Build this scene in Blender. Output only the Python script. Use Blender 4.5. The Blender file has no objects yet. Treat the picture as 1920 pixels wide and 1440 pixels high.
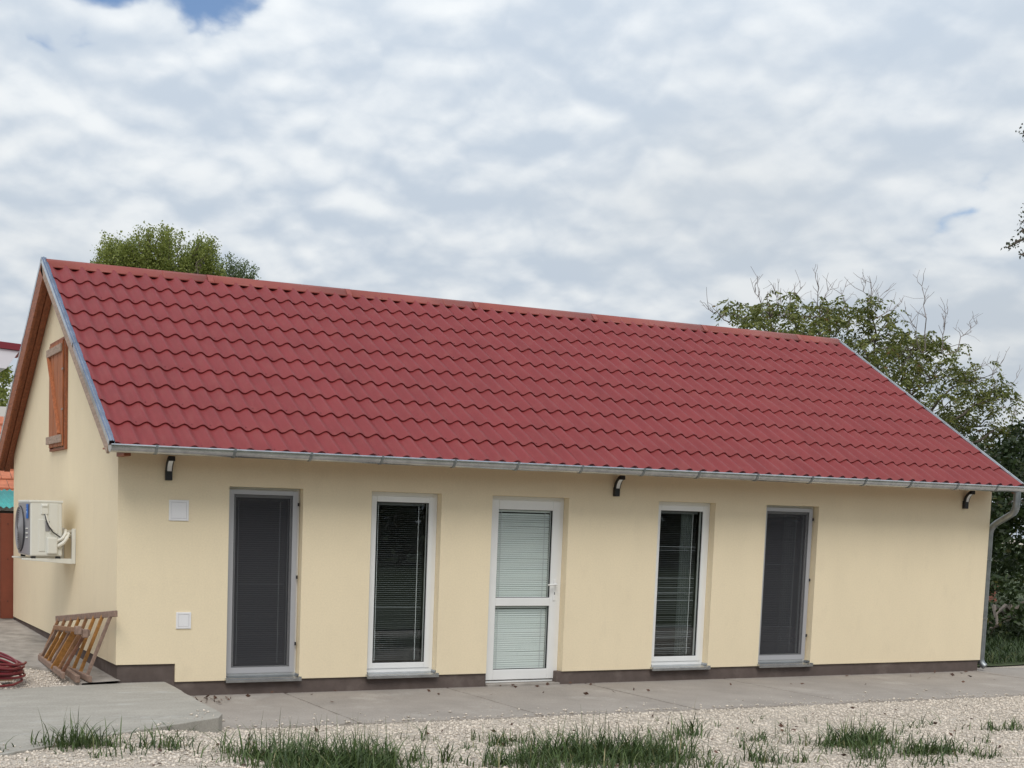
import bpy, math, random
import numpy as np
from mathutils import Vector, Matrix

sc = bpy.context.scene
R = math.radians
random.seed(7)
RNG = np.random.default_rng(11)

# ------------------------------------------------------------------ camera
cam_d = bpy.data.cameras.new('camera')
cam = bpy.data.objects.new('camera', cam_d)
sc.collection.objects.link(cam)
sc.camera = cam
yaw, pitch, roll = 0.401931, -0.089202, 0.0256125
fw = Vector((math.sin(yaw)*math.cos(pitch), math.cos(yaw)*math.cos(pitch), math.sin(pitch)))
rt = Vector((math.cos(yaw), -math.sin(yaw), 0))
up = rt.cross(fw)
rt2 = rt*math.cos(roll) + up*math.sin(roll)
up2 = -rt*math.sin(roll) + up*math.cos(roll)
M = Matrix((rt2, up2, -fw)).transposed().to_4x4()
M.translation = Vector((-3.14527, -12.61353, 1.86974))
cam.matrix_world = M
cam_d.sensor_width = 36.0
cam_d.lens = 2420.675/1920*36.0
cam_d.shift_x = (960-601.137)/1920
cam_d.shift_y = (1184.842-720)/1920
cam_d.clip_start = 0.1
cam_d.clip_end = 3000
sc.render.resolution_x, sc.render.resolution_y = 1024, 768

# ------------------------------------------------------------------ sky, sun, exposure
SUN_EL, SUN_AZ = R(50), R(208)          # azimuth clockwise from +Y
world = bpy.data.worlds.new('World'); sc.world = world; world.use_nodes = True
nt = world.node_tree; nt.nodes.clear()
def N(t, **k):
    n = nt.nodes.new(t)
    for a, b in k.items(): setattr(n, a, b)
    return n
def lk(a, b): nt.links.new(a, b)
def mth(op, a, b=None, clamp=False):
    n = N('ShaderNodeMath', operation=op, use_clamp=clamp)
    for i, v in enumerate((a, b)):
        if v is None: continue
        if isinstance(v, (int, float)): n.inputs[i].default_value = v
        else: lk(v, n.inputs[i])
    return n.outputs[0]
def mapr(v, a, b, c, d, smooth=True):
    n = N('ShaderNodeMapRange'); n.interpolation_type = 'SMOOTHSTEP' if smooth else 'LINEAR'
    lk(v, n.inputs[0])
    for i, x in enumerate((a, b, c, d)): n.inputs[i+1].default_value = x
    return n.outputs[0]
def wmix(f, a, b):
    n = N('ShaderNodeMix', data_type='RGBA')
    if isinstance(f, (int, float)): n.inputs[0].default_value = f
    else: lk(f, n.inputs[0])
    for i, v in ((6, a), (7, b)):
        if isinstance(v, tuple): n.inputs[i].default_value = (*v, 1)
        else: lk(v, n.inputs[i])
    return n.outputs[2]
tc = N('ShaderNodeTexCoord')
sep = N('ShaderNodeSeparateXYZ'); lk(tc.outputs['Generated'], sep.inputs[0])
zc = mth('MAXIMUM', sep.outputs[2], 0.0)
def deck(h):
    # direction of view met with a cloud deck overhead; h raises the sample a little up the sky
    d_ = mth('ADD', zc, 0.36+h)
    c_ = N('ShaderNodeCombineXYZ'); lk(mth('DIVIDE', sep.outputs[0], d_), c_.inputs[0]); lk(mth('DIVIDE', sep.outputs[1], d_), c_.inputs[1])
    return c_.outputs[0]
P0, P1 = deck(0.0), deck(0.013)
def noise(p, scale, detail, rough, off, dist=0.0):
    mp = N('ShaderNodeMapping'); lk(p, mp.inputs[0]); mp.inputs['Location'].default_value = off
    mp.inputs['Rotation'].default_value = (0, 0, R(-23))
    n = N('ShaderNodeTexNoise'); lk(mp.outputs[0], n.inputs['Vector'])
    n.inputs['Scale'].default_value = scale; n.inputs['Detail'].default_value = detail
    n.inputs['Roughness'].default_value = rough; n.inputs['Distortion'].default_value = dist
    return n.outputs[0]
n_big = noise(P0, 1.3, 3, 0.5, (3.1, 1.7, 0))
n_low = noise(P0, 3.2, 4, 0.5, (7.3, 2.2, 0), 0.1)
def puffs(p):
    # rounded heads: smooth cells whose borders are ruffled by noise
    wn = N('ShaderNodeTexNoise'); lk(p, wn.inputs['Vector']); wn.inputs['Scale'].default_value = 9.0; wn.inputs['Detail'].default_value = 2
    sb = N('ShaderNodeVectorMath', operation='SUBTRACT'); lk(wn.outputs['Color'], sb.inputs[0]); sb.inputs[1].default_value = (.5, .5, .5)
    sc_ = N('ShaderNodeVectorMath', operation='SCALE'); lk(sb.outputs[0], sc_.inputs[0]); sc_.inputs['Scale'].default_value = 0.16
    ad = N('ShaderNodeVectorMath', operation='ADD'); lk(p, ad.inputs[0]); lk(sc_.outputs[0], ad.inputs[1])
    vo = N('ShaderNodeTexVoronoi', feature='F1'); lk(ad.outputs[0], vo.inputs['Vector']); vo.inputs['Scale'].default_value = 9.0
    return mth('SUBTRACT', 0.92, vo.outputs['Distance'])
def lumps(p):
    a = mth('MULTIPLY', noise(p, 7.5, 6, 0.52, (1.3, 9.2, 0), 0.12), 0.45)
    return mth('ADD', mth('ADD', a, mth('MULTIPLY', puffs(p), 0.24)), mth('MULTIPLY', n_low, 0.27))
dens = lumps(P0)
lit = mth('MULTIPLY', mth('SUBTRACT', dens, lumps(P1)), 3.5)          # tops of the lumps catch the light, undersides stay grey
tone = mth('ADD', mth('ADD', mth('MULTIPLY', mth('SUBTRACT', dens, 0.5), 1.8), 0.45), lit)
tone = mth('ADD', tone, mth('MULTIPLY', mth('SUBTRACT', n_low, 0.5), 0.7))
lump = mapr(tone, -0.15, 1.1, 0.0, 1.0)
grey = wmix(mapr(n_big, 0.35, 0.65, 0, 1), (0.50, 0.57, 0.655), (0.525, 0.58, 0.64))
white = wmix(mapr(n_big, 0.35, 0.65, 0, 1), (0.78, 0.81, 0.83), (0.70, 0.73, 0.75))
cloud = wmix(lump, grey, white)
sky = N('ShaderNodeTexSky', sky_type='NISHITA'); sky.sun_disc = False
sky.ozone_density = 4.0; sky.sun_elevation = SUN_EL; sky.sun_rotation = SUN_AZ
skym = N('ShaderNodeVectorMath', operation='SCALE'); lk(sky.outputs[0], skym.inputs[0]); skym.inputs['Scale'].default_value = 0.11
# openings in the cloud deck, each a torn hole round a direction of the sky
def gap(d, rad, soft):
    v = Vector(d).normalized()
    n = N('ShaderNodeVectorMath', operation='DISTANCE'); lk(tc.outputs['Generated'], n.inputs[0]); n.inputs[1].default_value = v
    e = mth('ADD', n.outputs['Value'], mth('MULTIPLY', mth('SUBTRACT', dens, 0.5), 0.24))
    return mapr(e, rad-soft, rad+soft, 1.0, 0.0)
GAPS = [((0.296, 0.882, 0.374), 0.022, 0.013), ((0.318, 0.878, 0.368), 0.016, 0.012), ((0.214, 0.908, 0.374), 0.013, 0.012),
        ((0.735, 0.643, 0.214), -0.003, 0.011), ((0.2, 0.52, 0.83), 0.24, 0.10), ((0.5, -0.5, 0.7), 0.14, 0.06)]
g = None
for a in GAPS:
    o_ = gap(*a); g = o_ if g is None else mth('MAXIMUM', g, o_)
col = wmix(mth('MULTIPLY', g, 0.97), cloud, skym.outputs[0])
# an overcast deck is brighter overhead than at the horizon
ov = mth('ADD', 0.90, mth('MULTIPLY', zc, 0.75))
fin = N('ShaderNodeVectorMath', operation='SCALE'); lk(col, fin.inputs[0]); lk(ov, fin.inputs['Scale'])
bg = N('ShaderNodeBackground'); lk(fin.outputs[0], bg.inputs[0]); bg.inputs[1].default_value = 0.92
wo = N('ShaderNodeOutputWorld'); lk(bg.outputs[0], wo.inputs[0])

sun_d = bpy.data.lights.new('sun', 'SUN'); sun_d.energy = 1.5; sun_d.angle = R(28); sun_d.color = (1.0, 0.95, 0.87)
sun = bpy.data.objects.new('sun', sun_d); sc.collection.objects.link(sun)
sd = Vector((math.sin(SUN_AZ)*math.cos(SUN_EL), math.cos(SUN_AZ)*math.cos(SUN_EL), math.sin(SUN_EL)))
sun.rotation_euler = sd.to_track_quat('Z', 'Y').to_euler(); sun.location = sd*30

vs = sc.view_settings
vs.view_transform = 'Standard'; vs.look = 'None'; vs.exposure = 0.18; vs.gamma = 1.0; vs.use_curve_mapping = False
sc.cycles.max_bounces = 8; sc.cycles.transparent_max_bounces = 16

# ------------------------------------------------------------------ materials
def mat(name, color, rough=0.7, metal=0.0, var=0.0, scale=6.0, bump=0.0, bscale=80.0, spec=0.5, var2=None, stretch=None, island=0.0, detail=4, dirt=None, speck=0.0):
    m = bpy.data.materials.new(name); m.use_nodes = True
    t = m.node_tree; b = t.nodes['Principled BSDF']
    b.inputs['Roughness'].default_value = rough; b.inputs['Metallic'].default_value = metal
    b.inputs['Specular IOR Level'].default_value = spec
    c = (*color, 1); b.inputs['Base Color'].default_value = c
    cur = None
    gm = t.nodes.new('ShaderNodeNewGeometry')
    mp = t.nodes.new('ShaderNodeMapping'); t.links.new(gm.outputs['Position'], mp.inputs[0])
    if stretch: mp.inputs['Scale'].default_value = stretch
    def mixn(fac, a, bb):
        n = t.nodes.new('ShaderNodeMix'); n.data_type = 'RGBA'
        t.links.new(fac, n.inputs[0])
        for i, v in ((6, a), (7, bb)):
            if isinstance(v, tuple): n.inputs[i].default_value = v
            else: t.links.new(v, n.inputs[i])
        return n.outputs[2]
    if var:
        ns = t.nodes.new('ShaderNodeTexNoise'); t.links.new(mp.outputs[0], ns.inputs['Vector'])
        ns.inputs['Scale'].default_value = scale; ns.inputs['Detail'].default_value = detail; ns.inputs['Roughness'].default_value = 0.6
        mr = t.nodes.new('ShaderNodeMapRange'); t.links.new(ns.outputs[0], mr.inputs[0])
        mr.inputs[1].default_value = 0.3; mr.inputs[2].default_value = 0.7
        lo = tuple(max(0, x*(1-var)) for x in color)+(1,)
        hi = (tuple(min(1, x*(1+var)) for x in color) if var2 is None else var2)+(1,)
        cur = mixn(mr.outputs[0], lo, hi)
    if dirt:
        dcol, dscale, lo_, hi_ = dirt
        ns = t.nodes.new('ShaderNodeTexNoise'); t.links.new(mp.outputs[0], ns.inputs['Vector'])
        ns.inputs['Scale'].default_value = dscale; ns.inputs['Detail'].default_value = 6; ns.inputs['Roughness'].default_value = 0.65
        mr = t.nodes.new('ShaderNodeMapRange'); t.links.new(ns.outputs[0], mr.inputs[0])
        mr.inputs[1].default_value = lo_; mr.inputs[2].default_value = hi_
        cur = mixn(mr.outputs[0], cur if cur is not None else c, (*dcol, 1))
    if island:
        hs = t.nodes.new('ShaderNodeHueSaturation')
        mr = t.nodes.new('ShaderNodeMapRange'); t.links.new(gm.outputs['Random Per Island'], mr.inputs[0])
        mr.inputs[3].default_value = 1-island; mr.inputs[4].default_value = 1+island
        t.links.new(mr.outputs[0], hs.inputs['Value'])
        if cur is not None: t.links.new(cur, hs.inputs['Color'])
        else: hs.inputs['Color'].default_value = c
        cur = hs.outputs[0]
    if speck:
        n1 = t.nodes.new('ShaderNodeTexNoise'); t.links.new(gm.outputs['Position'], n1.inputs['Vector']); n1.inputs['Scale'].default_value = 55; n1.inputs['Detail'].default_value = 5; n1.inputs['Roughness'].default_value = .75
        mr = t.nodes.new('ShaderNodeMapRange'); t.links.new(n1.outputs[0], mr.inputs[0]); mr.inputs[1].default_value = .3; mr.inputs[2].default_value = .7
        mr.inputs[3].default_value = 1-speck; mr.inputs[4].default_value = 1+speck
        hs = t.nodes.new('ShaderNodeHueSaturation'); t.links.new(mr.outputs[0], hs.inputs['Value'])
        if cur is not None: t.links.new(cur, hs.inputs['Color'])
        else: hs.inputs['Color'].default_value = c
        cur = hs.outputs[0]
    if cur is not None: t.links.new(cur, b.inputs['Base Color'])
    if bump:
        nb = t.nodes.new('ShaderNodeTexNoise'); t.links.new(mp.outputs[0], nb.inputs['Vector'])
        nb.inputs['Scale'].default_value = bscale; nb.inputs['Detail'].default_value = 4
        bn = t.nodes.new('ShaderNodeBump'); bn.inputs['Strength'].default_value = bump; bn.inputs['Distance'].default_value = 0.01
        t.links.new(nb.outputs[0], bn.inputs['Height']); t.links.new(bn.outputs[0], b.inputs['Normal'])
    return m

def leaf_mat(name, c1, c2, c3=None, transl=0.25, rough=0.5):
    m = bpy.data.materials.new(name); m.use_nodes = True
    t = m.node_tree; b = t.nodes['Principled BSDF']; out = t.nodes['Material Output']
    gm = t.nodes.new('ShaderNodeNewGeometry')
    cr = t.nodes.new('ShaderNodeValToRGB'); t.links.new(gm.outputs['Random Per Island'], cr.inputs[0])
    cr.color_ramp.elements[0].color = (*c1, 1); cr.color_ramp.elements[1].color = (*c2, 1)
    if c3:
        e = cr.color_ramp.elements.new(0.95); e.color = (*c2, 1); cr.color_ramp.elements[2].color = (*c3, 1)
    t.links.new(cr.outputs[0], b.inputs['Base Color']); b.inputs['Roughness'].default_value = rough
    b.inputs['Specular IOR Level'].default_value = 0.35
    tr = t.nodes.new('ShaderNodeBsdfTranslucent'); t.links.new(cr.outputs[0], tr.inputs[0])
    mx = t.nodes.new('ShaderNodeMixShader'); mx.inputs[0].default_value = transl
    t.links.new(b.outputs[0], mx.inputs[1]); t.links.new(tr.outputs[0], mx.inputs[2]); t.links.new(mx.outputs[0], out.inputs[0])
    return m

def glass_mat(name, tint=(0.965, 0.985, 0.975)):
    m = bpy.data.materials.new(name); m.use_nodes = True
    t = m.node_tree; out = t.nodes['Material Output']; t.nodes.remove(t.nodes['Principled BSDF'])
    tr = t.nodes.new('ShaderNodeBsdfTransparent'); tr.inputs[0].default_value = (*tint, 1)
    gl = t.nodes.new('ShaderNodeBsdfGlossy'); gl.inputs['Roughness'].default_value = 0.01; gl.inputs[0].default_value = (0.9, 0.95, 1, 1)
    lw = t.nodes.new('ShaderNodeLayerWeight'); lw.inputs[0].default_value = 0.5
    pw = t.nodes.new('ShaderNodeMath'); pw.operation = 'POWER'; t.links.new(lw.outputs['Facing'], pw.inputs[0]); pw.inputs[1].default_value = 5
    fr = t.nodes.new('ShaderNodeMath'); fr.operation = 'MULTIPLY_ADD'; t.links.new(pw.outputs[0], fr.inputs[0]); fr.inputs[1].default_value = 0.96; fr.inputs[2].default_value = 0.042
    mx = t.nodes.new('ShaderNodeMixShader')
    t.links.new(fr.outputs[0], mx.inputs[0]); t.links.new(tr.outputs[0], mx.inputs[1]); t.links.new(gl.outputs[0], mx.inputs[2]); t.links.new(mx.outputs[0], out.inputs[0])
    return m

def screen_mat(name, col, cover):
    m = bpy.data.materials.new(name); m.use_nodes = True
    t = m.node_tree; out = t.nodes['Material Output']; b = t.nodes['Principled BSDF']
    b.inputs['Base Color'].default_value = (*col, 1); b.inputs['Roughness'].default_value = 0.8
    tr = t.nodes.new('ShaderNodeBsdfTransparent')
    mx = t.nodes.new('ShaderNodeMixShader'); mx.inputs[0].default_value = cover
    t.links.new(tr.outputs[0], mx.inputs[1]); t.links.new(b.outputs[0], mx.inputs[2]); t.links.new(mx.outputs[0], out.inputs[0])
    return m

MT = {
 'plaster': mat('cream_plaster', (0.85, 0.725, 0.515), 0.88, stretch=(1.7, 1.7, .9), var=0.022, scale=1.2, bump=0.35, bscale=230, spec=0.2, dirt=((0.79, 0.67, 0.475), 2.6, 0.54, 0.85), speck=.05),
 'plinth': mat('plinth_render', (0.125, 0.098, 0.088), 0.9, var=0.15, scale=7, bump=0.5, bscale=160, spec=0.2, dirt=((0.20, 0.165, 0.145), 2.2, 0.55, 0.75)),
 'roof_red': mat('red_coated_steel', (0.215, 0.033, 0.034), 0.52, var=0.09, scale=1.7, spec=0.3, speck=.07, stretch=(2.2, .8, .8), bump=0.06, bscale=350, dirt=((0.235, 0.05, 0.046), 5.0, 0.5, 0.78)),
 'ridge_red': mat('ridge_coated_steel', (0.265, 0.054, 0.038), 0.45, var=0.10, scale=3.0, spec=0.45),
 'zinc': mat('galvanised_steel', (0.50, 0.52, 0.54), 0.27, 0.95, var=0.18, scale=9, detail=6),
 'zinc_dull': mat('dull_zinc', (0.29, 0.31, 0.32), 0.42, 0.85, var=0.2, scale=9),
 'wood': mat('stained_softwood', (0.27, 0.085, 0.035), 0.6, var=0.35, scale=5, stretch=(8, 1, 8), bump=0.2, bscale=30),
 'wood_v': mat('stained_shutter_boards', (0.36, 0.115, 0.04), 0.6, var=0.3, scale=6, stretch=(8, 8, 0.8), bump=0.2, bscale=30),
 'wood_grey': mat('weathered_softwood', (0.36, 0.26, 0.20), 0.75, var=0.3, scale=8, stretch=(6, 1, 6)),
 'pvc': mat('white_upvc', (0.80, 0.80, 0.79), 0.32, var=0.02, scale=4, spec=0.5),
 'grey_frame': mat('grey_aluminium_frame', (0.42, 0.42, 0.44), 0.45, 0.1, spec=0.5),
 'gasket': mat('black_rubber', (0.02, 0.02, 0.022), 0.7),
 'slat_grey': mat('grey_blind_slat', (0.20, 0.205, 0.22), 0.4),
 'slat_white': mat('white_blind_slat', (0.80, 0.82, 0.805), 0.4),
 'tape': mat('blind_cord', (0.60, 0.60, 0.62), 0.7),
 'dark_room': mat('dim_interior_paint', (0.30, 0.28, 0.26), 0.9),
 'curtain': mat('pale_curtain_cloth', (0.36, 0.39, 0.38), 0.9),
 'lamp_black': mat('black_lamp_body', (0.016, 0.016, 0.018), 0.45),
 'diffuser': mat('white_lamp_diffuser', (0.82, 0.82, 0.82), 0.4),
 'panel_white': mat('white_plastic_cover', (0.80, 0.79, 0.80), 0.45, var=0.02, scale=6),
 'panel_line': mat('shadow_gap_grey', (0.45, 0.45, 0.46), 0.7),
 'ac_white': mat('off_white_sheet_metal', (0.69, 0.69, 0.64), 0.45, var=0.02, scale=5),
 'ac_grey': mat('grey_front_grille', (0.27, 0.265, 0.28), 0.4),
 'ac_dark': mat('dark_fan_plastic', (0.05, 0.05, 0.06), 0.5),
 'ac_blue': mat('blue_sticker', (0.01, 0.13, 0.50), 0.4),
 'ac_sticker': mat('light_blue_print', (0.35, 0.55, 0.85), 0.4),
 'pipe_white': mat('white_pipe_insulation', (0.72, 0.71, 0.66), 0.8),
 'cable': mat('black_cable', (0.025, 0.025, 0.025), 0.6),
 'path': mat('path_concrete', (0.325, 0.292, 0.262), 0.9, speck=.16, var=0.11, scale=1.6, bump=0.35, bscale=120, spec=0.2, dirt=((0.42, 0.385, 0.35), 1.1, 0.56, 0.72)),
 'platform': mat('fresh_concrete', (0.355, 0.332, 0.292), 0.9, speck=.16, var=0.10, scale=1.8, bump=0.35, bscale=120, spec=0.2, dirt=((0.45, 0.44, 0.41), 1.5, 0.58, 0.70), stretch=(1, 3.2, 1)),
 'old_concrete': mat('old_concrete', (0.33, 0.30, 0.27), 0.92, var=0.22, scale=4, bump=0.8, bscale=40, spec=0.2, dirt=((0.17, 0.155, 0.14), 3.0, 0.55, 0.8)),
 'stone': mat('cream_limestone_chips', (0.61, 0.54, 0.462), 0.9, island=0.25, spec=0.2),
 'hose': mat('dark_red_hose', (0.16, 0.012, 0.018), 0.35, spec=0.6),
 'fence': mat('brown_red_sheet_steel', (0.19, 0.048, 0.025), 0.5, var=0.08, scale=6),
 'teal': mat('teal_corrugated_sheet', (0.02, 0.34, 0.32), 0.5, var=0.12, scale=5),
 'orange_tile': mat('orange_clay_tile', (0.50, 0.17, 0.09), 0.85, var=0.25, scale=6),
 'white_wall': mat('far_white_render', (0.72, 0.70, 0.65), 0.9, var=0.04, scale=2),
 'dark_wall': mat('shed_boards', (0.06, 0.05, 0.045), 0.9, var=0.2, scale=6),
 'brick': mat('red_brick', (0.30, 0.12, 0.085), 0.9, var=0.25, scale=9),
 'mortar': mat('pale_mortar', (0.40, 0.37, 0.33), 0.95),
 'white_soffit': mat('white_soffit_board', (0.72, 0.72, 0.76), 0.6),
 'bark': mat('grey_brown_bark', (0.13, 0.105, 0.085), 0.9, var=0.3, scale=8, bump=0.6, bscale=30),
 'twig': mat('bare_twig_bark', (0.25, 0.21, 0.20), 0.9, var=0.2, scale=6),
 'dead_leaf': mat('dry_brown_leaf', (0.10, 0.052, 0.035), 0.85, island=0.4),
 'lawn': mat('lawn_soil', (0.055, 0.075, 0.025), 0.95, var=0.35, scale=5, bump=0.8, bscale=40),
 'plank': mat('rough_plank', (0.30, 0.18, 0.11), 0.85, var=0.25, scale=6, stretch=(2, 8, 8)),
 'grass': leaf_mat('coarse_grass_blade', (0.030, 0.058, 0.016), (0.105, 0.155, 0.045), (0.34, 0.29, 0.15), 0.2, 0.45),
 'shade_grass': leaf_mat('shaded_grass_blade', (0.018, 0.036, 0.010), (0.06, 0.095, 0.028), (0.16, 0.14, 0.05), 0.2, 0.5),  # darker grass copy: shade beside the house is put into the colour
 'walnut': leaf_mat('walnut_leaf', (0.065, 0.085, 0.018), (0.225, 0.24, 0.06), (0.16, 0.085, 0.03), 0.35, 0.4),
 'poplar': leaf_mat('poplar_leaf', (0.14, 0.175, 0.04), (0.36, 0.40, 0.11), None, 0.5, 0.45),
 'poplar_far': leaf_mat('grey_poplar_leaf', (0.09, 0.13, 0.05), (0.20, 0.25, 0.12), None, 0.3, 0.5),
 'darkleaf': leaf_mat('dark_shrub_leaf', (0.018, 0.032, 0.010), (0.050, 0.075, 0.022), (0.12, 0.11, 0.03), 0.25, 0.5),  # shade on the right-hand shrubs is put into this dark green
 'edgeleaf': leaf_mat('dark_edge_leaf', (0.020, 0.030, 0.012), (0.055, 0.070, 0.025), None, 0.2, 0.5),
 'glass': glass_mat('window_glass'),
 'screen': screen_mat('insect_mesh', (0.055, 0.055, 0.064), 0.40),
}
WOODS = [mat('ladder_wood_%s' % n, c, 0.65, var=0.28, scale=9, stretch=(3, 3, 3)) for n, c in
         (('tan', (0.27, 0.14, 0.07)), ('ochre', (0.36, 0.17, 0.045)), ('brown', (0.17, 0.075, 0.042)), ('grey', (0.25, 0.165, 0.125)))]

# ground gravel sheet: cells and relief between the loose stones
def gravel_mat():
    m = bpy.data.materials.new('gravel_bed'); m.use_nodes = True
    t = m.node_tree; b = t.nodes['Principled BSDF']; b.inputs['Roughness'].default_value = 0.95; b.inputs['Specular IOR Level'].default_value = 0.15
    gm = t.nodes.new('ShaderNodeNewGeometry')
    vo = t.nodes.new('ShaderNodeTexVoronoi'); vo.inputs['Scale'].default_value = 60; t.links.new(gm.outputs['Position'], vo.inputs['Vector'])
    cr = t.nodes.new('ShaderNodeValToRGB'); t.links.new(vo.outputs['Color'], cr.inputs[0])
    cr.color_ramp.elements[0].color = (0.40, 0.35, 0.295, 1); cr.color_ramp.elements[1].color = (0.62, 0.56, 0.49, 1)
    ns = t.nodes.new('ShaderNodeTexNoise'); ns.inputs['Scale'].default_value = 1.3; ns.inputs['Detail'].default_value = 5
    t.links.new(gm.outputs['Position'], ns.inputs['Vector'])
    mr = t.nodes.new('ShaderNodeMapRange'); t.links.new(ns.outputs[0], mr.inputs[0]); mr.inputs[1].default_value = 0.4; mr.inputs[2].default_value = 0.75
    mx = t.nodes.new('ShaderNodeMix'); mx.data_type = 'RGBA'; t.links.new(mr.outputs[0], mx.inputs[0]); t.links.new(cr.outputs[0], mx.inputs[6]); mx.inputs[7].default_value = (0.44, 0.38, 0.32, 1)
    t.links.new(mx.outputs[2], b.inputs['Base Color'])
    bp = t.nodes.new('ShaderNodeBump'); bp.inputs['Strength'].default_value = 0.9; bp.inputs['Distance'].default_value = 0.012; bp.invert = True
    t.links.new(vo.outputs['Distance'], bp.inputs['Height']); t.links.new(bp.outputs[0], b.inputs['Normal'])
    return m
MT['gravel'] = gravel_mat()

# ------------------------------------------------------------------ mesh helpers
W = {}
class MB:
    def __init__(s): s.v = []; s.f = []
    def add(s, vs_, fs):
        o = len(s.v); s.v += [tuple(p) for p in vs_]; s.f += [tuple(i+o for i in q) for q in fs]; return s
    def box(s, a, b):
        (x0, y0, z0), (x1, y1, z1) = a, b
        return s.add([(x0,y0,z0),(x1,y0,z0),(x1,y1,z0),(x0,y1,z0),(x0,y0,z1),(x1,y0,z1),(x1,y1,z1),(x0,y1,z1)],
                     [(0,3,2,1),(4,5,6,7),(0,1,5,4),(1,2,6,5),(2,3,7,6),(3,0,4,7)])
    def bar(s, p, q, w, h, upv=(0,0,1)):
        p, q = Vector(p), Vector(q); d = (q-p).normalized(); u = Vector(upv)
        sx = d.cross(u)
        if sx.length < 1e-4: sx = d.cross(Vector((1,0,0)))
        sx.normalize(); u = sx.cross(d); sx = sx*w/2; u = u*h/2
        vs_ = [p-sx-u, p+sx-u, p+sx+u, p-sx+u, q-sx-u, q+sx-u, q+sx+u, q-sx+u]
        return s.add(vs_, [(0,1,2,3),(7,6,5,4),(0,4,5,1),(1,5,6,2),(2,6,7,3),(3,7,4,0)])
    def tube(s, path, r, n=8, cap=True):
        path = [Vector(p) for p in path]; rs = r if isinstance(r, (list, tuple)) else [r]*len(path)
        o = len(s.v); ref = None
        for i, p in enumerate(path):
            d = (path[min(i+1, len(path)-1)] - path[max(i-1, 0)]).normalized()
            if ref is None: ref = d.orthogonal().normalized()
            ref = (ref - d*ref.dot(d))
            if ref.length < 1e-5: ref = d.orthogonal()
            ref.normalize(); b = d.cross(ref)
            for k in range(n):
                a = 2*math.pi*k/n; s.v.append(tuple(p + (ref*math.cos(a)+b*math.sin(a))*rs[i]))
        for i in range(len(path)-1):
            for k in range(n):
                s.f.append((o+i*n+k, o+i*n+(k+1) % n, o+(i+1)*n+(k+1) % n, o+(i+1)*n+k))
        if cap:
            s.f.append(tuple(o+k for k in range(n))[::-1]); s.f.append(tuple(o+(len(path)-1)*n+k for k in range(n)))
        return s
    def prism(s, poly, axis, a, b):
        # poly of 2D points; axis 0: (y,z) extruded along x ; axis 1: (x,z) along y ; axis 2: (x,y) along z
        def P(p, t): return (t, p[0], p[1]) if axis == 0 else (p[0], t, p[1]) if axis == 1 else (p[0], p[1], t)
        n = len(poly)
        return s.add([P(p, a) for p in poly]+[P(p, b) for p in poly],
                     [tuple(range(n)), tuple(range(2*n-1, n-1, -1))]+[(i, n+i, n+(i+1) % n, (i+1) % n) for i in range(n)])
    def build(s, name, m, parent=None, smooth=False, loc=None, bevel=0.0):
        me = bpy.data.meshes.new(name); me.from_pydata(s.v, [], s.f); me.update()
        import bmesh
        bm = bmesh.new(); bm.from_mesh(me); bmesh.ops.recalc_face_normals(bm, faces=bm.faces); bm.to_mesh(me); bm.free()
        return link(name, me, m, parent, smooth, loc, bevel)

def link(name, me, m, parent=None, smooth=False, loc=None, bevel=0.0):
    if m is not None: me.materials.append(m)
    if smooth:
        me.polygons.foreach_set('use_smooth', [True]*len(me.polygons))
        if smooth != 'all': me.set_sharp_from_angle(angle=R(smooth if not isinstance(smooth, bool) else 40))
    o = bpy.data.objects.new(name, me); sc.collection.objects.link(o)
    place(o, parent, loc)
    if bevel:
        b = o.modifiers.new('bevel', 'BEVEL'); b.width = bevel; b.segments = 2; b.limit_method = 'ANGLE'
    return o
def place(o, parent, loc=None):
    o.location = loc or (0, 0, 0)
    W[o.name] = Vector(o.location)
    if parent is not None:
        o.parent = parent; o.matrix_parent_inverse = Matrix.Translation(-W[parent.name])
def thing(name, label, cat, loc=(0,0,0), group=None):
    o = bpy.data.objects.new(name, None); o.empty_display_size = 0.2; sc.collection.objects.link(o)
    o.location = loc; W[o.name] = Vector(loc); return tag(o, label, cat, group)
def tag(o, label=None, cat=None, group=None, kind=None):
    if label: o['label'] = label
    if cat: o['category'] = cat
    if group: o['group'] = group
    if kind: o['kind'] = kind
    return o
def np_mesh(name, verts, quads):
    me = bpy.data.meshes.new(name); nv, nf, k = len(verts), len(quads), quads.shape[1]
    me.vertices.add(nv); me.vertices.foreach_set('co', np.ascontiguousarray(verts, dtype=np.float32).ravel())
    me.loops.add(nf*k); me.loops.foreach_set('vertex_index', np.ascontiguousarray(quads, dtype=np.int32).ravel())
    me.polygons.add(nf); me.polygons.foreach_set('loop_start', np.arange(0, nf*k, k, dtype=np.int32))
    me.polygons.foreach_set('loop_total', np.full(nf, k, dtype=np.int32)); me.update(calc_edges=True)
    return me
def leaves_mesh(name, cen, axis, size, width=0.45, rng=RNG):
    # folded diamond leaves: cen (n,3) base points, axis (n,3) unit directions, size (n,)
    n = len(cen); r = rng.normal(size=(n, 3)); side = np.cross(axis, r); side /= np.linalg.norm(side, axis=1, keepdims=True)+1e-9
    nor = np.cross(side, axis); s = size[:, None]
    v = np.empty((n, 4, 3)); v[:, 0] = cen; v[:, 1] = cen+axis*s*0.45+side*s*width*0.5+nor*s*0.06
    v[:, 2] = cen+axis*s; v[:, 3] = cen+axis*s*0.45-side*s*width*0.5+nor*s*0.06
    q = np.arange(n*4).reshape(n, 4)
    return np_mesh(name, v.reshape(-1, 3), q)

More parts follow.
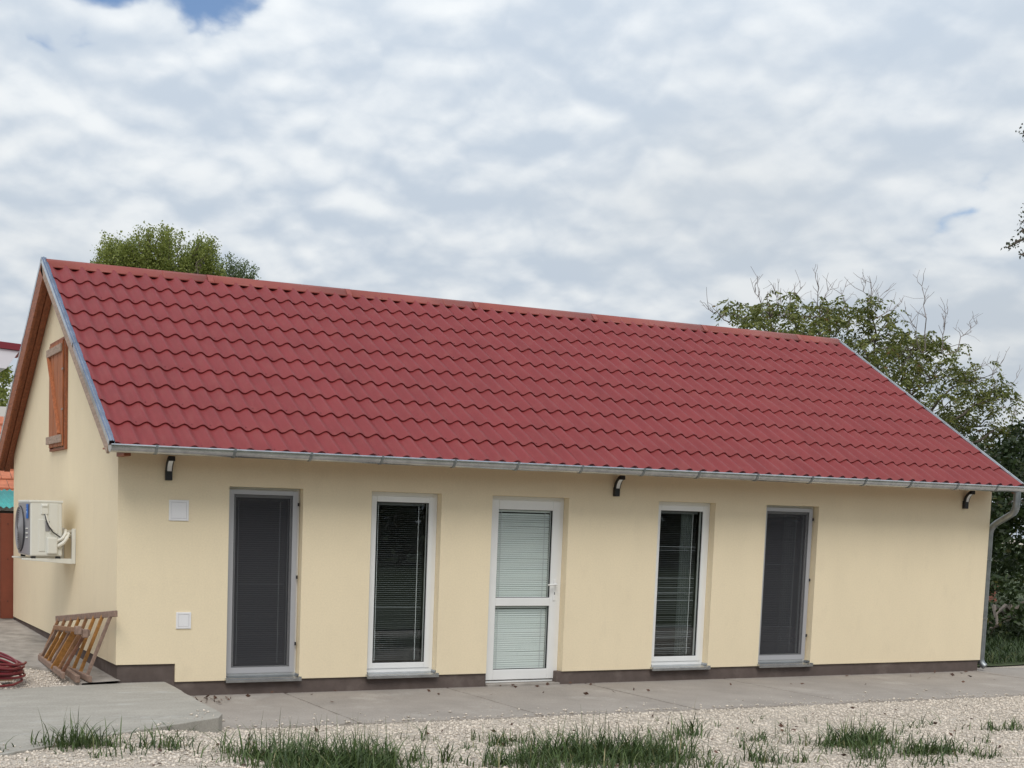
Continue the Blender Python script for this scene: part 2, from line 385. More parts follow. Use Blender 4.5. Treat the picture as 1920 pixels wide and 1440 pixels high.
# ------------------------------------------------------------------ terrain
LX, D = 12.0, 6.0227
def smooth(a, b, x):
    t = np.clip((x-a)/(b-a), 0, 1); return t*t*(3-2*t)
def gz(x, y):
    x = np.asarray(x, float); y = np.asarray(y, float)
    left = smooth(0.75, -0.5, x)
    z = -0.022 + left*0.162
    z = np.where(y > -0.6, z+left*(0.003+0.017*np.clip(y, 0, 8))*smooth(-0.6, 0, y), z)
    right = smooth(11.5, 14, x)*smooth(-2.5, 1, y)
    z = z + right*0.03
    z = z + 0.010*np.sin(x*1.7+y*0.6)*np.sin(y*2.1-x*0.4)*smooth(-2.1, -2.8, y)
    return z
def grid_mesh(name, xs, ys, zf):
    X, Y = np.meshgrid(xs, ys); Z = zf(X, Y); nx, ny = len(xs), len(ys)
    v = np.stack([X, Y, Z], -1).reshape(-1, 3); i = np.arange(nx*ny).reshape(ny, nx)
    q = np.stack([i[:-1, :-1], i[:-1, 1:], i[1:, 1:], i[1:, :-1]], -1).reshape(-1, 4)
    return np_mesh(name, v, q)
xs = np.concatenate([[-400, -120, -40, -20], np.arange(-10, 14.01, 0.25), [16, 20, 30, 60, 150, 500]])
ys = np.concatenate([[-300, -80, -30], np.arange(-14, 8.01, 0.25), [10, 14, 20, 40, 90, 250, 900]])
o = link('ground', grid_mesh('ground', xs, ys, lambda x, y: gz(np.clip(x, -12, 40), np.clip(y, -20, 20))), MT['gravel'], smooth='all'); tag(o, kind='structure')
# lawn to the right of and behind the house
xs = np.concatenate([np.arange(12.22, 20, 0.3), [22, 26, 32, 45, 80, 200]]); ys = np.concatenate([np.arange(0.35, 8, 0.3), [10, 14, 20, 30, 60, 150]])
o = link('lawn', grid_mesh('lawn', xs, ys, lambda x, y: gz(np.clip(x, -12, 40), np.clip(y, -20, 20))+0.03+0.02*np.sin(x*2.3)*np.sin(y*1.9)), MT['lawn'], smooth='all'); tag(o, kind='structure')
xs = np.concatenate([[-80, -40], np.arange(-20, 12.5, 2.0)]); ys = np.concatenate([[13, 16, 22, 30, 60, 150]])
o = link('backyard', grid_mesh('backyard', xs, ys, lambda x, y: 0.27+0*x), MT['lawn'], smooth='all'); tag(o, kind='structure')

xs = np.concatenate([[-200, -60, -25], np.arange(-14, 20.1, 1.0), [30, 60, 200]]); ys = np.concatenate([[-250, -90, -45], np.arange(-30, -6.9, 1.0), [-6.6]])
o = link('unseen_yard_grass', grid_mesh('unseen_yard_grass', xs, ys, lambda x, y: gz(np.clip(x, -12, 40), np.clip(y, -20, 20))+0.025), MT['lawn'], smooth='all'); tag(o, kind='structure')  # unseen grass behind the viewer, added so glass and gutter mirror something dark
# concrete path in front: one slab per bay
def jag(poly, step=.13, amp=.007, seed=1):
    rj = random.Random(seed); out = []
    for (x0, y0), (x1, y1) in zip(poly, poly[1:]+poly[:1]):
        n = max(1, int(math.hypot(x1-x0, y1-y0)/step))
        for i in range(n):
            t = i/n; k = amp if i else 0
            out.append((x0+(x1-x0)*t+rj.uniform(-k, k), y0+(y1-y0)*t+rj.uniform(-k, k)))
    return out
path = MB().box((0.56, -1.96, -0.16), (14.8, -0.02, -0.06)).build('path', MT['old_concrete']); tag(path, kind='structure')
JX = [0.42, 1.79, 3.74, 5.58, 7.62, 9.68, 11.85]
def slab(poly, z1, z0, name, parent, m, bev=0.008):
    return MB().prism(jag(poly, seed=int(abs(poly[0][0])*97)), 2, z0, z1).build(name, m, parent, bevel=bev)
for i in range(len(JX)-1):
    a, b = JX[i]+0.011, JX[i+1]-0.011
    dz = random.uniform(-0.004, 0.004)
    slab([(a-.01*i*0, -2.0+random.uniform(-.015, .015)), (b, -2.0+random.uniform(-.015, .015)), (b+.04, 0.03), (a+.04, 0.03)], dz, -0.12, 'slab', path, MT['path'])
slab([(11.86, -2.0), (14.2, -2.03), (14.6, -1.2), (14.3, -0.35), (13.2, 0.15), (12.4, 0.32), (11.9, 0.10)], 0.0, -0.12, 'slab', path, MT['path'])
# raised concrete apron at the corner
o = slab([(0.50, -0.15), (0.40, -2.16), (0.30, -2.36), (-0.88, -3.00), (-1.46, -3.40), (-3.4, -4.6), (-4.6, -2.6), (-3.6, -0.35), (-1.02, -0.22), (-0.50, -0.12), (-0.04, -0.06), (0.02, -0.02), (0.5, -0.02)],
         0.158, -0.05, 'apron', None, MT['platform'], 0.006); tag(o, kind='structure')
# old concrete strip along the gable, broken edge
edge = [(-0.36, -0.08), (-0.42, 0.35), (-0.40, 0.9), (-0.62, 1.2), (-0.80, 1.45), (-1.25, 1.75), (-1.9, 2.0), (-3.2, 2.3), (-3.2, 5.9)]
v, f = [], []
for i, (x, y) in enumerate(edge):
    yy = y
    v += [(x, yy, float(gz(x, yy))+0.035), (x, yy, float(gz(x, yy))-0.1), (0.03, yy if i < len(edge)-1 else 6.0, float(gz(-.6, yy))+0.045)]
for i in range(len(edge)-1):
    a, b = i*3, i*3+3
    f += [(a, b, b+2, a+2), (a+1, b+1, b, a)]
o = MB().add(v, f).build('side_path', MT['old_concrete']); tag(o, kind='structure')

# ------------------------------------------------------------------ the house
house = thing('house', 'long single-storey cream rendered house with red tiled pitched roof', 'house', (6, 3, 0))
ZT, ZP, ZP2, XS = 2.153, 0.149, 0.336, 0.615
OPEN = [(1.163, 1.980, 0.166), (2.773, 3.623, 0.166), (4.262, 5.276, 0.045), (6.533, 7.374, 0.166), (8.156, 8.997, 0.166)]
WT = 2.66
# front wall: cells between the openings, reveals, inner face
xb = sorted(set([0, XS, LX]+[o_[0] for o_ in OPEN]+[o_[1] for o_ in OPEN])); zb = [ZP, ZP2, ZT, WT]
wm = MB()
for i in range(len(xb)-1):
    xa, xc = xb[i], xb[i+1]; op = [o_ for o_ in OPEN if abs(o_[0]-xa) < 1e-6]
    if op:
        b = op[0][2]
        zr_ = [(ZT, WT)] + ([(ZP, b)] if b > ZP else [])
    elif xc <= XS+1e-6: zr_ = [(ZP2, WT)]
    else: zr_ = [(ZP, WT)]
    for a, c in zr_:
        wm.add([(xa, 0, a), (xc, 0, a), (xc, 0, c), (xa, 0, c)], [(0, 1, 2, 3)])
        xi, xj, ai = max(xa, .251), min(xc, LX-.251), (a-.14 if a < .4 else a)
        wm.add([(xi, .26, ai), (xj, .26, ai), (xj, .26, c), (xi, .26, c)], [(3, 2, 1, 0)])
for x0, x1, b in OPEN:
    b0 = max(b, ZP) if b > ZP else ZP
    bb = b if b > ZP else ZP
    wm.add([(x0, 0, bb), (x0, .26, bb), (x0, .26, ZT), (x0, 0, ZT)], [(0, 1, 2, 3)])
    wm.add([(x1, 0, bb), (x1, .26, bb), (x1, .26, ZT), (x1, 0, ZT)], [(3, 2, 1, 0)])
    wm.add([(x0, 0, ZT), (x0, .26, ZT), (x1, .26, ZT), (x1, 0, ZT)], [(0, 1, 2, 3)])
    if b > ZP: wm.add([(x0, 0, b), (x0, .26, b), (x1, .26, b), (x1, 0, b)], [(3, 2, 1, 0)])
# underside of the render above the plinth
wm.add([(XS, 0, ZP), (XS, .03, ZP), (XS, .03, ZP2), (XS, 0, ZP2)], [(0, 1, 2, 3)])
wm.add([(0, 0, ZP2), (0, .03, ZP2), (XS, .03, ZP2), (XS, 0, ZP2)], [(0, 1, 2, 3)])
for a, c in [(XS, 1.163), (1.163, 4.262), (5.276, LX)]:
    wm.add([(a, 0, ZP), (a, .03, ZP), (c, .03, ZP), (c, 0, ZP)], [(0, 1, 2, 3)])
me = bpy.data.meshes.new('wall'); me.from_pydata(wm.v, [], wm.f); me.update()
tag(link('wall', me, MT['plaster'], house), label='cream rendered front wall with four tall windows and a door')
RZ, SL = 4.765, 0.6644
def rz(y): return RZ - abs(y-D/2)*SL          # tile plane
def gable(x0, x1):
    p = [(.003, ZP2 if x0 < 1 else ZP), (D, ZP2 if x0 < 1 else ZP), (D, WT-0.01), (D/2, rz(D/2)-0.11), (.003, WT-0.01)]
    return MB().prism(p, 0, x0, x1)
def gable_l():
    return gable(0.0, 0.25)
tag(gable_l().build('wall', MT['plaster'], house), label='cream rendered gable wall with brown attic shutter')
tag(gable(LX-.25, LX).build('wall', MT['plaster'], house), label='right gable wall')
MB().box((0.25, D-.25, ZP), (LX-.25, D, WT-.04)).build('wall', MT['plaster'], house)
# interior shell
MB().box((0.26, 0.27, 0.0), (LX-.26, D-.26, 0.05)).build('floor', MT['dark_room'], house)
MB().box((0.26, 0.27, 2.45), (LX-.26, D-.26, 2.55)).build('ceiling', MT['dark_room'], house)
MB().box((0.27, 3.4, 0.05), (LX-.27, 3.5, 2.45)).build('partition', MT['dark_room'], house)
for xx in (2.3, 5.75, 7.75):
    MB().box((xx, 0.28, 0.05), (xx+.1, 3.39, 2.45)).build('partition', MT['dark_room'], house)
# plinth
pm = MB()
pm.box((0.018, 0.02, -0.1), (XS, 0.24, ZP2-0.002)); pm.box((XS+.0005, 0.02, -0.1), (4.272, 0.24, ZP-0.002)); pm.box((5.215, 0.02, -0.1), (LX-.015, 0.24, ZP-0.002))
pm.box((0.0185, 0.2405, -0.1), (0.24, D-.02, ZP2-0.003)); pm.box((LX-.24, 0.2405, -0.1), (LX-.0155, D-.02, ZP-.003))
pm.build('plinth', MT['plinth'], house, bevel=0.004)

# ---- windows and door
def rect_frame(x0, x1, z0, z1, w, y0, y1, wt=None, wb=None):
    wt = wt or w; wb = wb or w; m = MB()
    m.box((x0, y0, z0), (x0+w, y1, z1)); m.box((x1-w, y0, z0), (x1, y1, z1))
    m.box((x0+w, y0+.0005, z1-wt), (x1-w, y1-.0005, z1)); m.box((x0+w, y0+.0005, z0), (x1-w, y1-.0005, z0+wb))
    return m
def blind(x0, x1, z0, z1, y, pitch, tilt, m, parent, bad=None, seed=0):
    rr = random.Random(seed); mb = MB(); n = int((z1-z0)/pitch); w = 0.0125
    for i in range(n):
        z = z0+pitch*(i+.5); t = tilt+rr.gauss(0, 0.03)
        if bad and rr.random() < bad: t += rr.choice((-.35, .35, .5))
        sg = rr.gauss(0, 0.0012)
        c, s_ = math.cos(t)*w, math.sin(t)*w
        mb.add([(x0, y-c, z-s_), (x1, y-c, z-s_+sg), (x1, y, z+.0022+sg), (x0, y, z+.0022), (x1, y+c, z+s_+sg), (x0, y+c, z+s_)], [(0, 1, 2, 3), (3, 2, 4, 5)])
    o_ = mb.build('blind', m, parent, smooth='all'); tag(o_, kind='stuff')
    tp = MB()
    for xx in (x0+.05, x1-.07): tp.box((xx-.0035, y-w-.003, z0), (xx+.0035, y-w-.002, z1))
    tp.build('blind_cord', MT['tape'], parent)
    MB().box((x0, y-.014, z1), (x1, y+.014, z1+.03)).build('blind_rail', m, parent)
def window(x0, x1, b, screen, label, seed, bad=None, curtain=False):
    wz0, wz1 = b+0.012, ZT
    win = rect_frame(x0+.001, x1-.001, wz0, wz1-.001, 0.048, 0.100, 0.17).build('window', MT['pvc'], house, bevel=0.003)
    tag(win, label=label)
    s0, s1, sz0, sz1 = x0+.044, x1-.044, wz0+.044, wz1-.045
    rect_frame(s0, s1, sz0, sz1, 0.062, 0.090, 0.165).build('sash', MT['pvc'], win, bevel=0.005)
    g0, g1, gz0, gz1 = s0+.061, s1-.061, sz0+.061, sz1-.061
    rect_frame(g0-.002, g1+.002, gz0-.002, gz1+.002, 0.009, 0.104, 0.124).build('gasket', MT['gasket'], win)
    MB().box((g0, 0.112, gz0), (g1, 0.116, gz1)).build('pane', MT['glass'], win)
    if False: MB().box((g0, 0.134, gz0), (g1, 0.138, gz1)).build('pane', MT['glass'], win)
    blind(g0+.012, g1-.012, gz0+.015, gz1-.035, 0.195, 0.0225, 0.10, MT['slat_grey'], win, bad, seed)
    # sill of bent zinc sheet
    sm = MB()
    sm.add([(x0-.004, .10, wz0+.004), (x1+.004, .10, wz0+.004), (x1+.012, -.045, wz0-.020), (x0-.012, -.045, wz0-.020),
            (x1+.012, -.045, wz0-.048), (x0-.012, -.045, wz0-.048), (x1+.012, -.035, wz0-.052), (x0-.012, -.035, wz0-.052)],
           [(0, 1, 2, 3), (3, 2, 4, 5), (5, 4, 6, 7)])
    sm.box((x0-.013, -.0449, wz0-.046), (x0+.0005, -.001, wz0-.004)); sm.box((x1-.0005, -.0449, wz0-.046), (x1+.013, -.001, wz0-.004))
    sm.box((x0+.003, .002, wz0-.004), (x0+.012, .099, wz0+.022)); sm.box((x1-.012, .002, wz0-.004), (x1-.003, .099, wz0+.022))
    o_ = sm.build('sill', MT['zinc'], win)
    if screen:
        q0, q1, qz0, qz1 = x0+.018, x1-.030, wz0+.034, wz1-.030
        rect_frame(q0, q1, qz0, qz1, 0.058, 0.066, 0.086, 0.045, 0.06).build('screen_frame', MT['grey_frame'], win, bevel=0.002)
        MB().box((q0+.056, 0.075, qz0+.058), (q1-.056, 0.0765, qz1-.043)).build('screen_mesh', MT['screen'], win)
        for zz in (.15, .52, .92):
            MB().box((q1-.006, 0.058, qz0+(qz1-qz0)*zz), (q1+.012, 0.074, qz0+(qz1-qz0)*zz+.035)).build('clip', MT['gasket'], win)
    if curtain:
        cm = MB(); nn = 24; vv = []; ff = []
        for i in range(nn+1):
            xx = g1-.16+.17*i/nn; yy = .30+.02*math.sin(i*1.3); vv += [(xx, yy, .12), (xx, yy, 2.3)]
        for i in range(nn): ff.append((2*i, 2*i+2, 2*i+3, 2*i+1))
        cm.add(vv, ff).build('curtain', MT['curtain'], win, smooth='all')
    return win
window(*OPEN[0], True, 'leftmost tall window with grey insect screen, beside the white wall covers', 3, 0.02)
window(*OPEN[1], False, 'tall white framed window just left of the door, dark blind', 4, 0.03)
window(*OPEN[3], False, 'tall white framed window just right of the door, uneven dark blind', 5, 0.18, True)
window(*OPEN[4], True, 'rightmost tall window with grey insect screen', 6, 0.08, True)
# door
x0, x1, b = OPEN[2]
door = MB()
fr_ = rect_frame(x0+.001, x1-.001, b-.02, ZT-.001, 0.055, 0.105, 0.175, 0.05, 0.02)
door = fr_.build('door', MT['pvc'], house, bevel=0.003); tag(door, label='white glazed door with pale blinds behind two panes')
d0, d1, dz0, dz1 = x0+.046, x1-.052, b+.012, ZT-.045
lm = MB(); ST = 0.098; mid0, mid1 = 0.905, 1.0
lm.box((d0, .092, dz0), (d0+ST, .165, dz1)); lm.box((d1-ST, .092, dz0), (d1, .165, dz1))
lm.box((d0+ST, .0925, dz0), (d1-ST, .1645, dz0+.118)); lm.box((d0+ST, .0925, dz1-.105), (d1-ST, .1645, dz1)); lm.box((d0+ST, .0925, mid0), (d1-ST, .1645, mid1))
lm.build('door_leaf', MT['pvc'], door, bevel=0.006)
for a, c in ((dz0+.117, mid0+.001), (mid1-.001, dz1-.104)):
    rect_frame(d0+ST-.002, d1-ST+.002, a-.002, c+.002, 0.008, 0.106, 0.126).build('gasket', MT['gasket'], door)
    MB().box((d0+ST, .114, a), (d1-ST, .118, c)).build('pane', MT['glass'], door)
    blind(d0+ST+.010, d1-ST-.012, a+.006, c-.028, 0.150, 0.0245, 1.05, MT['slat_white'], door, None, int(a*100))
hx = d1-.042
hm = MB().box((hx-.017, .083, .965), (hx+.017, .0925, 1.21)); hm.build('lock_plate', MT['pvc'], door, bevel=0.004)
MB().tube([(hx, .090, 1.155), (hx, .040, 1.155), (hx-.02, .034, 1.155), (hx-.125, .034, 1.150)], [.011, .010, .011, .009], 10).build('handle', MT['pvc'], door, smooth=True)
MB().box((hx-.004, .081, 1.035), (hx+.004, .0832, 1.065)).build('keyhole', MT['gasket'], door)
MB().box((x0+.02, -0.01, -.02), (x1-.03, .16, .022)).build('threshold', MT['old_concrete'], door, bevel=0.006)

# ---- attic shutter on the gable
sy0, sy1, sz0, sz1 = 2.45, 3.25, 2.60, 3.83
sh = MB(); sh.box((-.035, sy0-.05, sz0-.03), (-.002, sy0, sz1+.03)); sh.box((-.035, sy1, sz0-.03), (-.002, sy1+.05, sz1+.03)); sh.box((-.0345, sy0, sz1), (-.002, sy1, sz1+.03)); sh.box((-.0345, sy0, sz0-.03), (-.002, sy1, sz0))
sh = sh.build('attic_shutter', MT['wood'], house, bevel=0.003); tag(sh, label='brown boarded attic shutter high in the gable')
npk = 6
for i in range(npk):
    a = sy0+(sy1-sy0)*i/npk+.004; c = sy0+(sy1-sy0)*(i+1)/npk-.004
    MB().box((-.052-random.uniform(0, .004), a, sz0+.01), (-.036, c, sz1-.01)).build('plank', MT['wood_v'], sh, bevel=0.003)
for zz in (sz0+.05, sz1-.14):
    MB().box((-.078, sy0+.02, zz), (-.056, sy1+.06, zz+.09)).build('batten', MT['wood_grey'], sh, bevel=0.003)
MB().bar((-.066, sy1-.05, sz1-.15), (-.066, sy0+.1, sz0+.15), .022, .055, (1, 0, 0)).build('brace', MT['wood_v'], sh, bevel=0.003)
for zz in (sz0+.42, sz0+.88):
    MB().box((-.058, sy0-.03, zz), (-.053, sy0+.05, zz+.02)).build('hinge', MT['zinc_dull'], sh)

# ---- wall covers
for nm, xa, xc, za, zc_, lab in (('wall_cover', .523, .729, 1.790, 1.998, 'larger square white cover plate high on the front wall'), ('wall_cover', .615, .773, .695, .863, 'smaller square white cover plate low on the front wall')):
    o_ = rect_frame(xa, xc, za, zc_, .022, -.012, .002).build(nm, MT['panel_white'], house, bevel=0.002); tag(o_, label=lab)
    MB().box((xa+.024, -.0095, za+.024), (xc-.024, .001, zc_-.024)).build('cover_lid', MT['panel_white'], o_, bevel=0.002)
    MB().box((xa+.0215, -.004, za+.0215), (xc-.0215, .0015, zc_-.0215)).build('cover_gap', MT['panel_line'], o_)

# ---- roof
cth, sth = math.cos(math.atan(SL)), math.sin(math.atan(SL))
EV = 4.105
def rp(x, s, h): return (x, D/2 - s*cth - h*sth, RZ - s*sth + h*cth)
XL, XR = -0.165, 12.005
dk = MB()
for sg in (1, -1):
    p = [(D/2, RZ-.030), (D/2-sg*(EV-.02)*cth, RZ-.030-(EV-.02)*sth), (D/2-sg*(EV-.02)*cth, RZ-.068-(EV-.02)*sth), (D/2, RZ-.068)]
    dk.prism(p, 0, XL, XR)
roof = dk.build('roof', MT['wood'], house); tag(roof, label='red pressed steel tile roof with ridge caps')
WV, LIP0, CR, AMP, STEP = 0.192, 0.526, 0.40, 0.045, 0.022
def wave(t): return AMP*((0.5+0.5*math.cos(2*math.pi*(t-0.5)))**1.08)        # t 0..1 trough to trough, crest in the middle
def tile_geo(s0, s1, t0=0.0, t1=1.0, n=12, x0=0.0):
    v, f = [], []
    for j, (s, h, e) in enumerate(((s0, 0.0, 0), (s0+(s1-s0)*.6, STEP*.62, 0), (s1-.010, STEP, 0), (s1, STEP-.003, 0), (s1-.004, STEP-.024, 1))):
        for i in range(n+1):
            t = t0+(t1-t0)*i/n
            v.append(rp(x0+t*WV, s, h+wave(t)))
    for j in range(4):
        for i in range(n):
            a = j*(n+1)+i; f.append((a, a+n+1, a+n+2, a+1))
    return v, f
COURSES = [(0.07, LIP0)]+[(LIP0-.012+CR*k, LIP0+CR*(k+1)) for k in range(8)]+[(LIP0-.012+CR*8, EV+.035)]
NCOL = 62; TX0 = -0.036
def sheet_off(c):
    k = (c+3)//6; r = random.Random(k*17+5); return r.uniform(-.005, .005), (k % 2)*0.0016+r.uniform(0, .0008)
meshes = []
for (s0, s1) in COURSES:
    v, f = tile_geo(s0, s1); me = bpy.data.meshes.new('tile'); me.from_pydata(v, [], f); me.update()
    me.materials.append(MT['roof_red']); me.polygons.foreach_set('use_smooth', [True]*len(me.polygons)); me.set_sharp_from_angle(angle=R(38)); meshes.append(me)
rest = MB()
for c in range(NCOL):
    dv, dh = sheet_off(c)
    for k, (s0, s1) in enumerate(COURSES):
        off = Vector((TX0+c*WV, -dv*cth-dh*sth, -dv*sth+dh*cth))
        if c < 30:
            o_ = bpy.data.objects.new('tile', meshes[k]); sc.collection.objects.link(o_); place(o_, roof, off)
        else:
            v, f = tile_geo(s0, s1, n=10); rest.add([Vector(p)+off for p in v], f)
for k, (s0, s1) in enumerate(COURSES):       # half tiles at the verges
    v, f = tile_geo(s0, s1, .42, 1.0, 8); rest.add([Vector(p)+Vector((TX0-WV, 0, 0)) for p in v], f)
    v, f = tile_geo(s0, s1, 0.0, .72, 8); rest.add([Vector(p)+Vector((TX0+NCOL*WV, 0, 0)) for p in v], f)
me = bpy.data.meshes.new('tile_field'); me.from_pydata(rest.v, [], rest.f); me.update()
o_ = link('tile_field', me, MT['roof_red'], roof, smooth=38); tag(o_, kind='stuff')
# back slope: one waved sheet, unseen from the yard in front
bk = MB(); nx = 62*4+1; v = []
for j, s in enumerate((0.07, EV)):
    for i in range(nx):
        x = TX0+i*WV/4; h = wave((i/4) % 1.0)
        v.append((x, D/2+s*cth+h*sth, RZ-s*sth+h*cth))
bk.add(v, [(i, i+1, nx+i+1, nx+i) for i in range(nx-1)])
bk.build('back_sheet', MT['roof_red'], roof, smooth='all')
# screws in the valleys
scm = MB()
rr = random.Random(3)
for k in range(1, 10):
    for c in range(0, NCOL):
        if rr.random() < (0.55 if (c+k) % 2 == 0 else 0.10):
            x = TX0+c*WV+rr.uniform(-.006, .006)+WV*1.0; s = (COURSES[k][1])-.055+rr.uniform(-.01, .01)
            p0 = Vector(rp(x, s, STEP*.85)); n_ = Vector((0, -sth, cth))
            scm.tube([p0, p0+n_*.007], [.0075, .006], 6)
o_ = scm.build('roof_screws', mat('screw_head', (0.12, 0.02, 0.022), .5), roof); tag(o_, kind='stuff')
# ridge caps
RX = [-0.135, 1.85, 3.72, 5.60, 7.50, 9.42, 11.2, 11.99]
prof = [(-.172, -.100), (-.168, -.082), (-.150, -.078), (-.095, -.012), (-.06, .014), (0, .024), (.06, .014), (.095, -.012), (.150, -.078), (.168, -.082), (.172, -.100)]
def cap_piece(xa, xb_, grow):
    m = MB(); xs_ = [xa, xb_]; n = len(prof); v = []; f = []
    for x in xs_:
        for y, z in prof: v.append((x, D/2+y*(1+grow*.4), RZ+z+.022+grow*.05))
    for i in range(n-1): f.append((i, n+i, n+i+1, i+1))
    return m.add(v, f)
for i in range(len(RX)-1):
    m = cap_piece(RX[i]-.02, RX[i+1]+.02, 0.0 + (i % 2)*0.03)
    x = RX[i]+.02
    o_ = m.build('ridge_cap', MT['ridge_red'], roof, smooth=30)
    s_ = o_.modifiers.new('solid', 'SOLIDIFY'); s_.thickness = 0.003; s_.offset = 1
    if i: 
        cm = cap_piece(RX[i]-.035, RX[i]+.035, .10); oc = cm.build('ridge_collar', MT['ridge_red'], o_, smooth=30)
    xx = RX[i]+.45
    while xx < RX[i+1]-.2:
        cap_piece(xx-.010, xx+.010, .055).build('ridge_rib', MT['ridge_red'], o_, smooth=30); xx += .47
MB().prism([(D/2-.168, RZ-.088), (D/2-.09, RZ-.01), (D/2, RZ+.03), (D/2+.09, RZ-.01), (D/2+.168, RZ-.088)], 0, RX[0]-.022, RX[0]-.019).build('ridge_end', MT['ridge_red'], roof)
# verge flashings, barge boards, soffits
def slope_pt(y_sign, s, h): return (D/2 - y_sign*(s*cth+h*sth), RZ-s*sth+h*cth)
def sloped_box(xa, xb_, ysg, s0, s1, h0, h1):
    q = [slope_pt(ysg, s0, h0), slope_pt(ysg, s1, h0), slope_pt(ysg, s1, h1), slope_pt(ysg, s0, h1)]
    return MB().prism(q, 0, xa, xb_)
def verge(xo, xi, ysg, name_m):
    # L-shaped strip, two lengths with a lap
    cuts = [-.03, 2.15, EV+.01]
    for i in range(2):
        m = MB(); lift = 0.003*i
        a, b_ = cuts[i]-(.03 if i else 0), cuts[i+1]
        lo, hi = min(xo, xi), max(xo, xi); sgn = 1 if xi > xo else -1
        for (xa, xb_, h0, h1) in ((lo, hi, .052+lift, .056+lift), (min(xo, xo+sgn*.004), max(xo, xo+sgn*.004), .004, .052+lift), (min(xi, xi-sgn*.004), max(xi, xi-sgn*.004), .030, .052+lift)):
            q = [slope_pt(ysg, a, h0), slope_pt(ysg, b_, h0), slope_pt(ysg, b_, h1), slope_pt(ysg, a, h1)]
            m.prism(q, 0, xa, xb_)
        q = [slope_pt(ysg, a, .056+lift), slope_pt(ysg, b_, .056+lift), slope_pt(ysg, b_, .063+lift), slope_pt(ysg, a, .063+lift)]
        mid = (lo+hi)/2; m.prism(q, 0, mid-.006, mid+.006)
        m.build('verge_flashing', name_m, roof)
for sg in (1, -1):
    verge(-.203, -.143, sg, MT['zinc']); verge(12.045, 11.985, sg, MT['zinc'])
    o_ = sloped_box(-.200, -.170, sg, -.0 if sg > 0 else .0, EV-.02, -.205 if sg < 0 else -.105, .003).build('bargeboard', MT['wood'] if sg < 0 else MT['wood_grey'], roof, bevel=.003)
    sloped_box(12.008, 12.036, sg, 0, EV-.02, -.125, -.034).build('bargeboard', MT['wood'], roof)
    for i in range(2):
        sloped_box(-.168+.083*i, -.168+.083*i+.078, sg, .12, EV-.03 if sg < 0 else EV-.48, -.128-.012*(i), -.0755).build('soffit_board', MT['wood'], roof, bevel=.002)
# eaves: fascia and boarded soffit
MB().box((-.16, -.385, 2.462), (12.0, -.360, 2.51)).build('fascia', MT['wood'], roof, bevel=.003)
MB().box((-.158, -.3595, 2.470), (12.0, -.002, 2.485)).build('eaves_board', MT['wood'], roof)
MB().box((-.02, -.30, 2.405), (.05, -.003, 2.469)).build('rafter_tail', MT['wood'], roof, bevel=.003)
# ---- gutter
GY, GZ, GR = -.470, 2.492, .066
def gut_z(x): return GZ - 0.0010*x
def half(r0, r1, xa, xb_, n=14, a0=math.pi*0.97, a1=2*math.pi*1.0):
    v, f = [], []
    for x in (xa, xb_):
        for r in (r0, r1):
            for i in range(n+1):
                a = a0+(a1-a0)*i/n; v.append((x, GY+r*math.cos(a), gut_z(x)+r*math.sin(a)))
    m = n+1
    for i in range(n):
        f += [(m+i, m+i+1, 3*m+i+1, 3*m+i), (i, 2*m+i, 2*m+i+1, i+1), (i, i+1, m+i+1, m+i), (2*m+i, 3*m+i, 3*m+i+1, 2*m+i+1)]
    f += [(0, m, 3*m, 2*m), (n, 2*m+n, 3*m+n, m+n)]
    return MB().add(v, f)
gm_ = half(GR-.003, GR, -.20, 12.06)
gm_.tube([(-.20, GY-GR, gut_z(-.2)+.004), (12.06, GY-GR, gut_z(12)+.004)], .0095, 8)
gut = gm_.build('gutter', MT['zinc'], house, smooth=35); tag(gut, label='galvanised half-round gutter along the eaves')
GJ = [.24, 1.03, 1.84, 2.63, 3.48, 4.25, 5.07, 5.90, 6.67, 7.52, 8.35, 9.20, 9.95, 10.75, 11.45]
for x in GJ:
    m = half(GR+.0005, GR+.006, x-.013, x+.013); m.box((x-.013, GY-GR-.014, gut_z(x)-.01), (x+.013, GY-GR-.006, gut_z(x)+.018))
    m.build('gutter_strap', MT['zinc_dull'], gut, smooth=35)
for x in (-.2015, 12.0605):
    n = 12; v = [(x, GY+GR*math.cos(math.pi+math.pi*i/n), gut_z(x)+GR*math.sin(math.pi+math.pi*i/n)) for i in range(n+1)]
    MB().add(v, [tuple(range(n+1))]).build('end_cap', MT['zinc'], gut)
# downpipe
dp = MB(); dx = 11.90
pth = [(dx, GY, gut_z(12)-.03), (dx, GY, 2.26)]
for i in range(1, 7):
    a = i/6*R(62); pth.append((dx+.05*(1-math.cos(a)), GY+.14*(1-math.cos(a)), 2.26-.14*math.sin(a)))
pth += [(12.052, -.07, 2.015), (12.068, -.005, 1.975), (12.075, .035, 1.93), (12.075, .05, 1.87), (12.075, .05, 0.16)]
for i in range(1, 6):
    a = i/5*R(60); pth.append((12.075+.04*(1-math.cos(a)), .05-.12*(1-math.cos(a)), .16-.12*math.sin(a)))
dp.tube(pth, .043, 14)
dp = dp.build('downpipe', MT['zinc_dull'], house, smooth=40); tag(dp, label='galvanised downpipe bending from gutter to right corner')
for i, (p, q) in enumerate(zip(pth[2:7], pth[3:8])):
    MB().tube([p, tuple(a+(b-a)*.25 for a, b in zip(p, q))], .0465, 14).build('elbow_ring', MT['zinc_dull'], dp, smooth=40)
for z in (1.50, .70):
    m = MB().tube([(12.075, .05, z), (12.075, .05, z+.022)], .048, 14); m.box((12.0, .04, z+.004), (12.03, .06, z+.018)); m.build('pipe_clip', MT['zinc'], dp, smooth=40)

